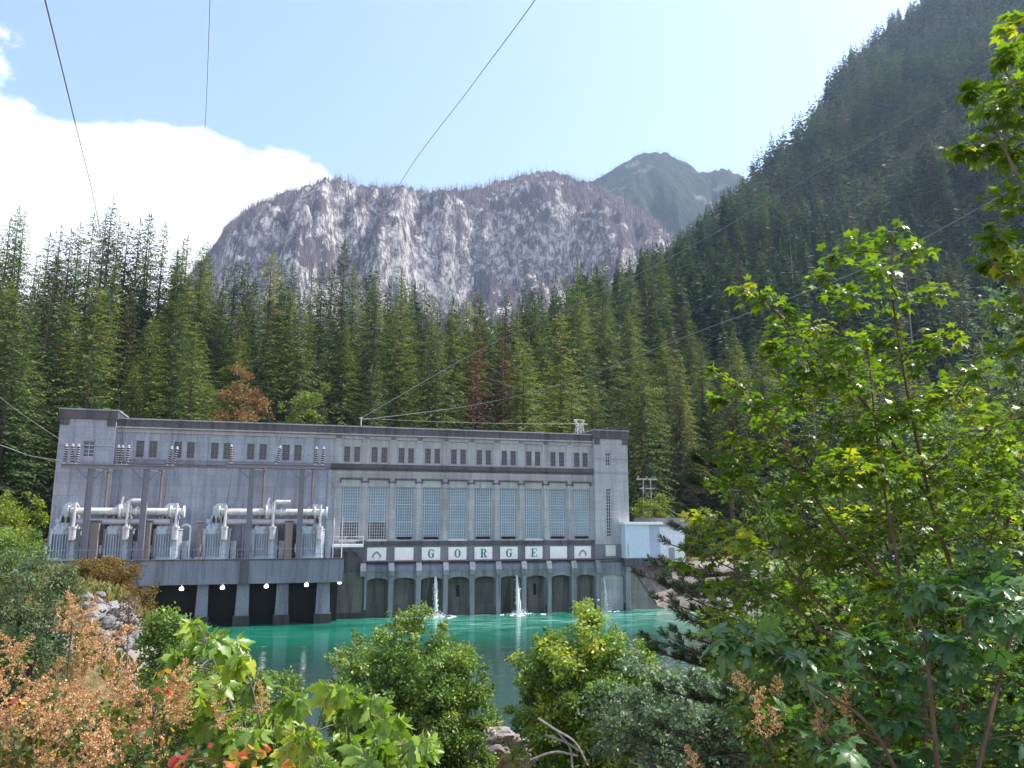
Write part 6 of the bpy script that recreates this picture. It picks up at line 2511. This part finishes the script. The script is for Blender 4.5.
# --- taller maple at the right edge
D2 = 6.6
sp2 = [(985, 100, 20), (1005, 112, 24), (1018, 28, 26), (1002, 58, 12), (968, 94, 12), (980, 150, 20), (1002, 156, 24), (1022, 140, 28), (960, 150, 9), (1012, 200, 28), (1002, 238, 20), (990, 262, 15), (1018, 268, 26), (1022, 310, 28), (1012, 350, 26), (1018, 86, 28), (1040, 60, 30), (1045, 180, 34), (1045, 260, 34), (1050, 330, 34), (1050, 120, 34)]
clus = [cl(px, py, D2 + rs.uniform(-.5, .5), r_ * 1.25, int(12 + r_ * 1.1)) for px, py, r_ in sp2]
for k in range(34):
    clus.append(cl(rs.uniform(1050, 1170), rs.uniform(-60, 640), D2 + rs.uniform(-.4, 1.0), rs.uniform(28, 42), 42))
sb2 = g3(1075, 6.8)
broadleaf('broadleaf_maple', 'taller maple whose leafy branches reach in from the upper right edge', 'tree', sb2,
          [([sb2, at(1065, 500, 6.8), at(1050, 250, 6.7), at(1040, 40, 6.6), at(1035, -80, 6.6)], .05, .015), ([at(1050, 250, 6.7), at(1010, 160, 6.6), at(975, 97, 6.5)], .02, .005), ([at(1060, 400, 6.8), at(1025, 300, 6.6), at(992, 262, 6.5)], .018, .005)],
          clus, T_MAPLE, .10, M_MAPLE, M_STEM, flat=.75, droop=.25, out=.75, twig=.007, seed=82, shape=(1, 1, .6), twiglets=4, petiole=.002)

# --- dark maples low on the right
D3 = 6.0
sp3 = [(740, 640, 26), (790, 655, 34), (840, 682, 38), (905, 660, 42), (960, 640, 42), (1008, 610, 42), (900, 720, 44), (960, 700, 44), (1012, 680, 44), (880, 765, 40), (940, 765, 44), (1000, 765, 44), (830, 745, 30), (790, 720, 26), (930, 590, 40), (985, 575, 36), (1030, 640, 40), (1030, 740, 40), (860, 640, 30)]
clus = [cl(px, py, D3 + rs.uniform(-.8, 1.2), r_ * 1.25, int(10 + r_ * .8)) for px, py, r_ in sp3]
sb3 = g3(930, 5.6)
broadleaf('maple_sapling', 'dark bluish green maple sapling low at the right corner with broad leaves', 'tree', sb3,
          [([sb3, at(935, 740, 5.7), at(925, 640, 6), at(915, 580, 6.2)], .022, .006), ([sb3, at(985, 740, 5.8), at(1010, 640, 6.1), at(1025, 560, 6.2)], .022, .006), ([sb3, at(880, 740, 5.9), at(820, 690, 6.2), at(750, 650, 6.4)], .018, .005)],
          clus, T_FINE, .135, M_MAPLE_D, M_STEMR, flat=.85, droop=.18, out=.7, twig=.006, seed=83, shape=(1, 1, .5), twiglets=3, petiole=.0025)

# --- bushes filling the shade behind the maples
round_bush('dense dark bush in the shade behind the vine maple stems', 900, 15, 420, 300, T_OVAL, .115, M_ALDER, 190, 170, .60, 91, 'hazel_bush', deep=.45)
round_bush('silvery bush at the right edge behind the maple', 1010, 13.5, 330, 180, T_OVAL, .10, M_SILVER_L, 110, 150, .50, 92, 'dogwood_bush', deep=.5)
round_bush('dark bush under the maple right of the young pine', 815, 13, 560, 170, T_OVAL, .10, M_ALDER, 110, 150, .48, 93, 'hazel_bush', deep=.6)
round_bush('shaded bush in the right corner behind the broad maple leaves', 960, 10, 560, 260, T_OVAL, .09, M_ALDER, 130, 150, .42, 94, 'hazel_bush', deep=.5)

# --- broad-leaved maple sapling, lower left of the middle
D4 = 6.2
sp4 = [(192, 622, 6, 3), (205, 640, 16, 6), (172, 655, 12, 5), (228, 645, 13, 6), (243, 662, 13, 6), (256, 680, 13, 6), (195, 690, 18, 8), (215, 675, 16, 7), (180, 672, 14, 6), (335, 690, 12, 5), (350, 708, 18, 9), (372, 702, 15, 7), (385, 725, 18, 9), (302, 738, 24, 12),
       (340, 742, 22, 11), (408, 742, 18, 9), (428, 742, 12, 5), (370, 752, 22, 11), (240, 738, 22, 11), (265, 755, 24, 12), (215, 720, 20, 10), (290, 700, 14, 5), (320, 765, 24, 12), (225, 760, 22, 10), (275, 715, 18, 8), (395, 765, 20, 10)]
clus = [cl(px, py, D4 + rs.uniform(-.5, .6), r_ * 1.1, int(n * 2.3)) for px, py, r_, n in sp4]
sb4 = g3(260, 6.2)
sb5 = g3(360, 6.3)
broadleaf('maple_sapling', 'pale green maple sapling with large drooping leaves at the bottom left of the middle', 'tree', sb4,
          [([sb4, at(250, 760, 6.2), at(225, 690, 6.2), at(205, 640, 6.2)], .02, .005), ([sb4, at(262, 760, 6.2), at(255, 700, 6.2), at(240, 655, 6.2)], .016, .004), ([sb5, at(350, 760, 6.2), at(345, 700, 6.2)], .018, .004), ([sb5, at(380, 765, 6.2), at(410, 742, 6.2)], .014, .004)],
          clus, T_FINE, .150, M_BIGLEAF, M_STEM, flat=.35, droop=1.0, out=.45, twig=.006, seed=84, shape=(1, 1, .6), twiglets=2, petiole=.003)

# ------------------------------------------------------------------ oceanspray with dried plumes
M_PLUME = m_leaf('dried_flower', [(0.0, (0.290, 0.157, 0.079)), (0.5, (0.554, 0.337, 0.179)), (1.0, (0.792, 0.570, 0.316))], .3, .8, .1, (1.1, 1.0, .8))


def plume_mesh(seed, L=.26):
    rs = np.random.RandomState(seed)
    P_, D_, N_, S_, Rn = [], [], [], [], []
    for k in range(26):
        t = (k + .5) / 26
        a = rs.uniform(0, 6.28)
        ln = L * (.36 if k % 3 else .20) * (1 - t) ** .9 + .015
        p0 = np.array([.02 * math.sin(3 * t), .12 * L * t * t, L * t])
        d = np.array([math.cos(a), math.sin(a), .55])
        for j in range(30):
            f = rs.rand() ** .7
            P_.append(p0 + d * ln * f + rs.randn(3) * .004 + np.array([0, 0, -.10 * ln * f * f]))
            D_.append(rs.randn(3))
            N_.append(rs.randn(3))
            S_.append(rs.uniform(.005, .012))
            Rn.append(np.clip(rs.normal(.5, .25), 0, 1))
    return leaves_mesh('flower_plume', T_ROUND, np.array(P_), np.array(D_), np.array(N_), np.array(S_), M_PLUME, np.array(Rn))


PLUMES = [plume_mesh(s) for s in range(5)]


def oceanspray(label, Y, base_px, plumes, leafcl, seed, size=1.0):
    rs = np.random.RandomState(seed)
    b = g3(base_px, Y)
    tips = []
    for (px, py, rxp, ryp, n) in plumes:
        for k in range(max(1, int(n * .48))):
            tips.append(at(px + rs.uniform(-1, 1) * rxp, py + rs.uniform(-1, 1) * ryp, Y + rs.uniform(-.5, .5)))
    tips = tips[:100]
    stems = []
    for k, t in enumerate(tips):
        if k % 4 == 0:
            m = (b + t) / 2 + Vector((rs.randn() * .08, rs.randn() * .08, .15))
            stems.append(([b + Vector((rs.randn() * .15, rs.randn() * .1, 0)), m, t], .010, .0035))
    cs = [cl(px, py, Y + rs.uniform(-.3, .5), r_, n) for px, py, r_, n in leafcl]
    root = broadleaf('oceanspray_shrub', label, 'shrub', b, stems, cs, T_ROUND, .042, M_SHRUB, M_STEMR, flat=.5, droop=.2, out=.6, twig=.003, seed=seed, twiglets=4, jit=.5)
    for t in tips:
        o = link('flower_plume', PLUMES[rs.randint(5)], root)
        o.location = t - b - Vector((0, 0, .12 * size))
        o.rotation_euler = (rs.randn() * .35, rs.randn() * .35, rs.uniform(0, 6.28))
        s_ = size * rs.uniform(.85, 1.45)
        o.scale = (s_, s_, s_)
    return root


oceanspray('oceanspray with orange brown dried plumes at the left edge above the pale rocks', 6.0, 60,
           [(72, 612, 16, 10, 7), (28, 652, 20, 8, 6), (92, 655, 18, 12, 8), (70, 672, 18, 10, 7), (10, 668, 12, 12, 4), (105, 690, 22, 10, 8)],
           [(40, 690, 26, 110), (15, 660, 18, 50), (100, 715, 26, 120), (60, 730, 30, 130), (70, 640, 10, 16)], 101)
oceanspray('oceanspray crowded with orange brown plumes in the bottom left corner', 4.6, 70,
           [(30, 712, 32, 12, 12), (80, 720, 30, 14, 12), (20, 752, 24, 14, 10), (75, 755, 28, 12, 9), (125, 735, 22, 16, 10), (130, 765, 26, 10, 6)],
           [(30, 740, 34, 150), (90, 745, 34, 170), (140, 760, 30, 130), (15, 765, 34, 120), (60, 715, 30, 110), (110, 720, 26, 90)], 102)
oceanspray('oceanspray with separate tan plumes left of the pale maple sapling', 5.4, 170,
           [(170, 703, 20, 8, 6), (172, 682, 12, 8, 4), (148, 722, 18, 7, 6), (190, 712, 8, 6, 2), (228, 712, 7, 6, 2), (256, 699, 15, 6, 4), (122, 700, 12, 10, 4), (160, 745, 30, 10, 4)],
           [(160, 745, 26, 80), (190, 760, 26, 80), (120, 740, 20, 50), (225, 765, 24, 60), (150, 690, 12, 20)], 103)
oceanspray('oceanspray with a few reddish tan plumes low on the right', 6.6, 800,
           [(752, 682, 5, 5, 1), (776, 686, 7, 8, 3), (842, 695, 6, 4, 1), (770, 718, 18, 8, 5), (790, 722, 8, 6, 2), (832, 738, 12, 6, 4), (690, 764, 10, 5, 2), (850, 728, 7, 5, 1)],
           [(760, 735, 30, 60), (800, 745, 30, 60), (840, 760, 26, 40)], 104)

# red and yellow low leaves in the bottom left
rl = []
for px, py, r_, n in [(110, 745, 20, 16), (60, 760, 18, 10), (40, 735, 10, 5), (165, 690, 6, 4), (160, 672, 6, 3), (185, 760, 18, 10), (255, 752, 16, 12), (240, 760, 10, 8), (280, 765, 12, 8), (20, 700, 8, 4), (175, 735, 10, 5)]:
    rl.append(cl(px, py, 4.9 + rs.uniform(-.3, .3), r_ * 1.2, n))
sb6 = g3(140, 4.9)
broadleaf('red_leaved_shrub', 'low shrub with scattered red and orange leaves in the bottom left corner', 'shrub', sb6,
          [([sb6, at(120, 770, 4.9), at(80, 750, 4.9)], .006, .002), ([sb6, at(200, 775, 4.9), at(260, 755, 4.9)], .006, .002), ([sb6, at(150, 740, 4.9), at(160, 680, 4.9)], .006, .002)], rl, T_ROUND, .06,
          m_leaf('red_leaf', [(0, (.40, .06, .06)), (.4, (.55, .14, .10)), (.6, (.55, .25, .05)), (.8, (.50, .40, .05)), (1, (.20, .26, .04))], .4, .5, .3, (1.2, 1, .8)), M_STEMR, flat=.3, droop=.2, seed=85, twig=.003, twiglets=3)

# dried brown seed stalk on the left bank
mp_ = at(126, 640, 12)
DM = empty('dried_seed_stalk', (mp_.x, mp_.y, gh(mp_.x, mp_.y)), 0, 'tall dried stalk with a brown seed head standing in front of the dark bank bush', 'plant')
ht = at(126, 596, 12).z - DM.location.z
mb = MB()
mb.tube([(0, 0, -.1), (.05, 0, ht * .6), (0, 0, ht)], [.02, .014, .008], 6)
mb.build('stalk', M_STEM, DM)
P_ = rs.randn(420, 3) * np.array([.08, .08, 0])
P_[:, 2] = ht - rs.rand(420) * .55
link('seed_head', leaves_mesh('seed_head', T_ROUND, P_, rs.randn(420, 3) + [0, 0, 1], rs.randn(420, 3), rs.uniform(.02, .05, 420), m_leaf('seed_brown', [(0, (.10, .065, .055)), (1, (.24, .17, .15))], .1, .9, .1), rs.rand(420)), DM)

# fallen grey branches by the lighter alder
fb = at(575, 745, 21)
FB = empty('fallen_branch', (fb.x, fb.y, gh(fb.x, fb.y)), 0, 'bleached dead branch arching down in front of the lighter alder', 'branch')
mb = MB()
for pts in ([(538, 718), (556, 730), (575, 742), (588, 765)], [(545, 735), (565, 742), (582, 752)], [(556, 730), (570, 748), (572, 768)], [(530, 760), (555, 752), (578, 756)]):
    mb.tube([p - FB.location for p in through([at(a, b, 21) for a, b in pts], 5)], .030, 5)
mb.build('limb', m_bark('bleached_wood', (0.36, 0.32, 0.31)), FB)


# ------------------------------------------------------------------ boulders
def m_rock(name, a, b):
    m, nt, out = newmat(name)
    tc = N(nt, 'ShaderNodeTexCoord')
    n1 = noise(nt, tc.outputs['Object'], 1.6, 8, 0.7)
    oi = N(nt, 'ShaderNodeObjectInfo')
    c = ramp(nt, n1, [(0.3, a), (0.7, b)])
    c = mixc(nt, 1.0, c, ramp(nt, oi.outputs['Random'], [(0, .7), (1, 1.15)]), 'MULTIPLY')
    bsdf(nt, out, c, .9, bump=n1, bstr=.7, bdist=.15, spec=.2)
    return m


def rock_mesh(seed, mat):
    rs = np.random.RandomState(seed)
    import bmesh
    bm = bmesh.new()
    bmesh.ops.create_icosphere(bm, subdivisions=3, radius=1)
    cuts = [(unit(rs.randn(3)), rs.uniform(.55, .85)) for _ in range(9)]
    for v in bm.verts:
        p = np.array(v.co)
        for n_, d_ in cuts:
            e = p.dot(n_) - d_
            if e > 0:
                p = p - n_ * e * .92
        p = p * (1 + .05 * rs.randn())
        v.co = Vector(p)
    me = bpy.data.meshes.new('boulder')
    bm.to_mesh(me)
    bm.free()
    me.materials.append(mat)
    return me


MR1 = m_rock('pale_riprap', (0.16, 0.152, 0.155), (0.36, 0.345, 0.345))
MR2 = m_rock('purple_grey_rock', (0.20, 0.165, 0.165), (0.44, 0.37, 0.36))
RK1 = [rock_mesh(s, MR1) for s in range(6)]
RK2 = [rock_mesh(s + 20, MR2) for s in range(6)]


def put_rock(me, x, y, r_, label, group, sink=.3):
    o = link('boulder', me)
    o.location = (x, y, gh(x, y) + r_ * sink)
    o.rotation_euler = (rs.uniform(-.4, .4), rs.uniform(-.4, .4), rs.uniform(0, 6.28))
    o.scale = (r_ * rs.uniform(.9, 1.5), r_ * rs.uniform(.8, 1.1), r_ * rs.uniform(.55, .85))
    return tag(o, label, 'boulder', group)


def on_ground(px, py, y0=4, y1=150):
    d = ray(px, py)
    Y = np.arange(y0, y1, .5)
    z = CZ + d.z / d.y * Y
    hit = z < ground_h(d.x / d.y * Y, Y)
    return at(px, py, float(Y[np.argmax(hit)]) if hit.any() else 40)


for k in range(60):
    px = rs.uniform(84, 138)
    py = 598 + (px - 84) * .62 + rs.uniform(-6, 32)
    p = on_ground(px, py)
    if p.y > 30:
        put_rock(RK1[k % 6], p.x, p.y, rs.uniform(.25, .8) * p.y / 60, 'pale grey boulder among the rocks lining the left bank', 'pale rocks lining the left bank')
for k in range(26):
    p = on_ground(rs.uniform(-5, 66), rs.uniform(640, 668))
    put_rock(RK1[k % 6], p.x, p.y, rs.uniform(.25, .7) * p.y / 40, 'pale grey boulder in the heap below the grey green willow', 'pale rocks below the willow')
bl = [(478, 747, 1.1), (492, 738, .9), (503, 752, 1.2), (515, 745, 1.0), (500, 736, .8), (487, 757, .9), (520, 758, .9), (470, 757, .8), (508, 763, .9), (530, 752, .7)]
for k, (px, py, r_) in enumerate(bl):
    p = at_z(px, py, .9)
    y = min(p.y, 43.5)
    p = at(px, py, 41)
    put_rock(RK2[k % 6], p.x, p.y, r_ * .85, 'purplish grey boulder at the water edge between the two alders', 'boulders at the water edge', sink=max(.1, (p.z - gh(p.x, p.y)) / (r_ * .85)))

# ------------------------------------------------------------------ low growth on the near bank
n_ = 60000
x = rs.uniform(-26, 26, n_)
y = rs.uniform(5.8, 42, n_)
z = ground_h(x, y)
k_ = (z > .4) & (np.abs(x) < y * .85 + 2) & (fbm(x * .5, y * .5, 61, 3) > .38)
x, y, z = x[k_], y[k_], z[k_]
n_ = len(x)
hgt = rs.rand(n_) ** 1.6 * .8
d = rs.randn(n_, 3) * .6 + [0, 0, .5]
tag(link('undergrowth', leaves_mesh('undergrowth', T_OVAL, np.stack([x, y, z + hgt], -1), d, rs.randn(n_, 3) * .4 + [0, 0, 1], rs.uniform(.05, .15, n_), M_SHRUB, np.clip(rs.normal(.4, .2, n_), 0, .93))),
    'low leafy undergrowth covering the near bank', 'undergrowth', kind='stuff')
n_ = 40000
y = rs.uniform(42, 112, n_)
x = -.72 * y + rs.rand(n_) * .42 * y
z = ground_h(x, y)
k_ = (z > 1.2) & (fbm(x * .3, y * .3, 62, 3) > .40)
x, y, z = x[k_], y[k_], z[k_]
n_ = len(x)
tag(link('bank_grass', leaves_mesh('bank_grass', T_NARROW, np.stack([x, y, z], -1), rs.randn(n_, 3) * .35 + [0, 0, 1], rs.randn(n_, 3), rs.uniform(.25, .75, n_), m_leaf('dry_grass', [(0, (.09, .12, .03)), (.5, (.21, .19, .07)), (1, (.38, .30, .14))], .3, .7, .2), rs.rand(n_))),
    'dry grass tufts on the left bank', 'grass', kind='stuff')
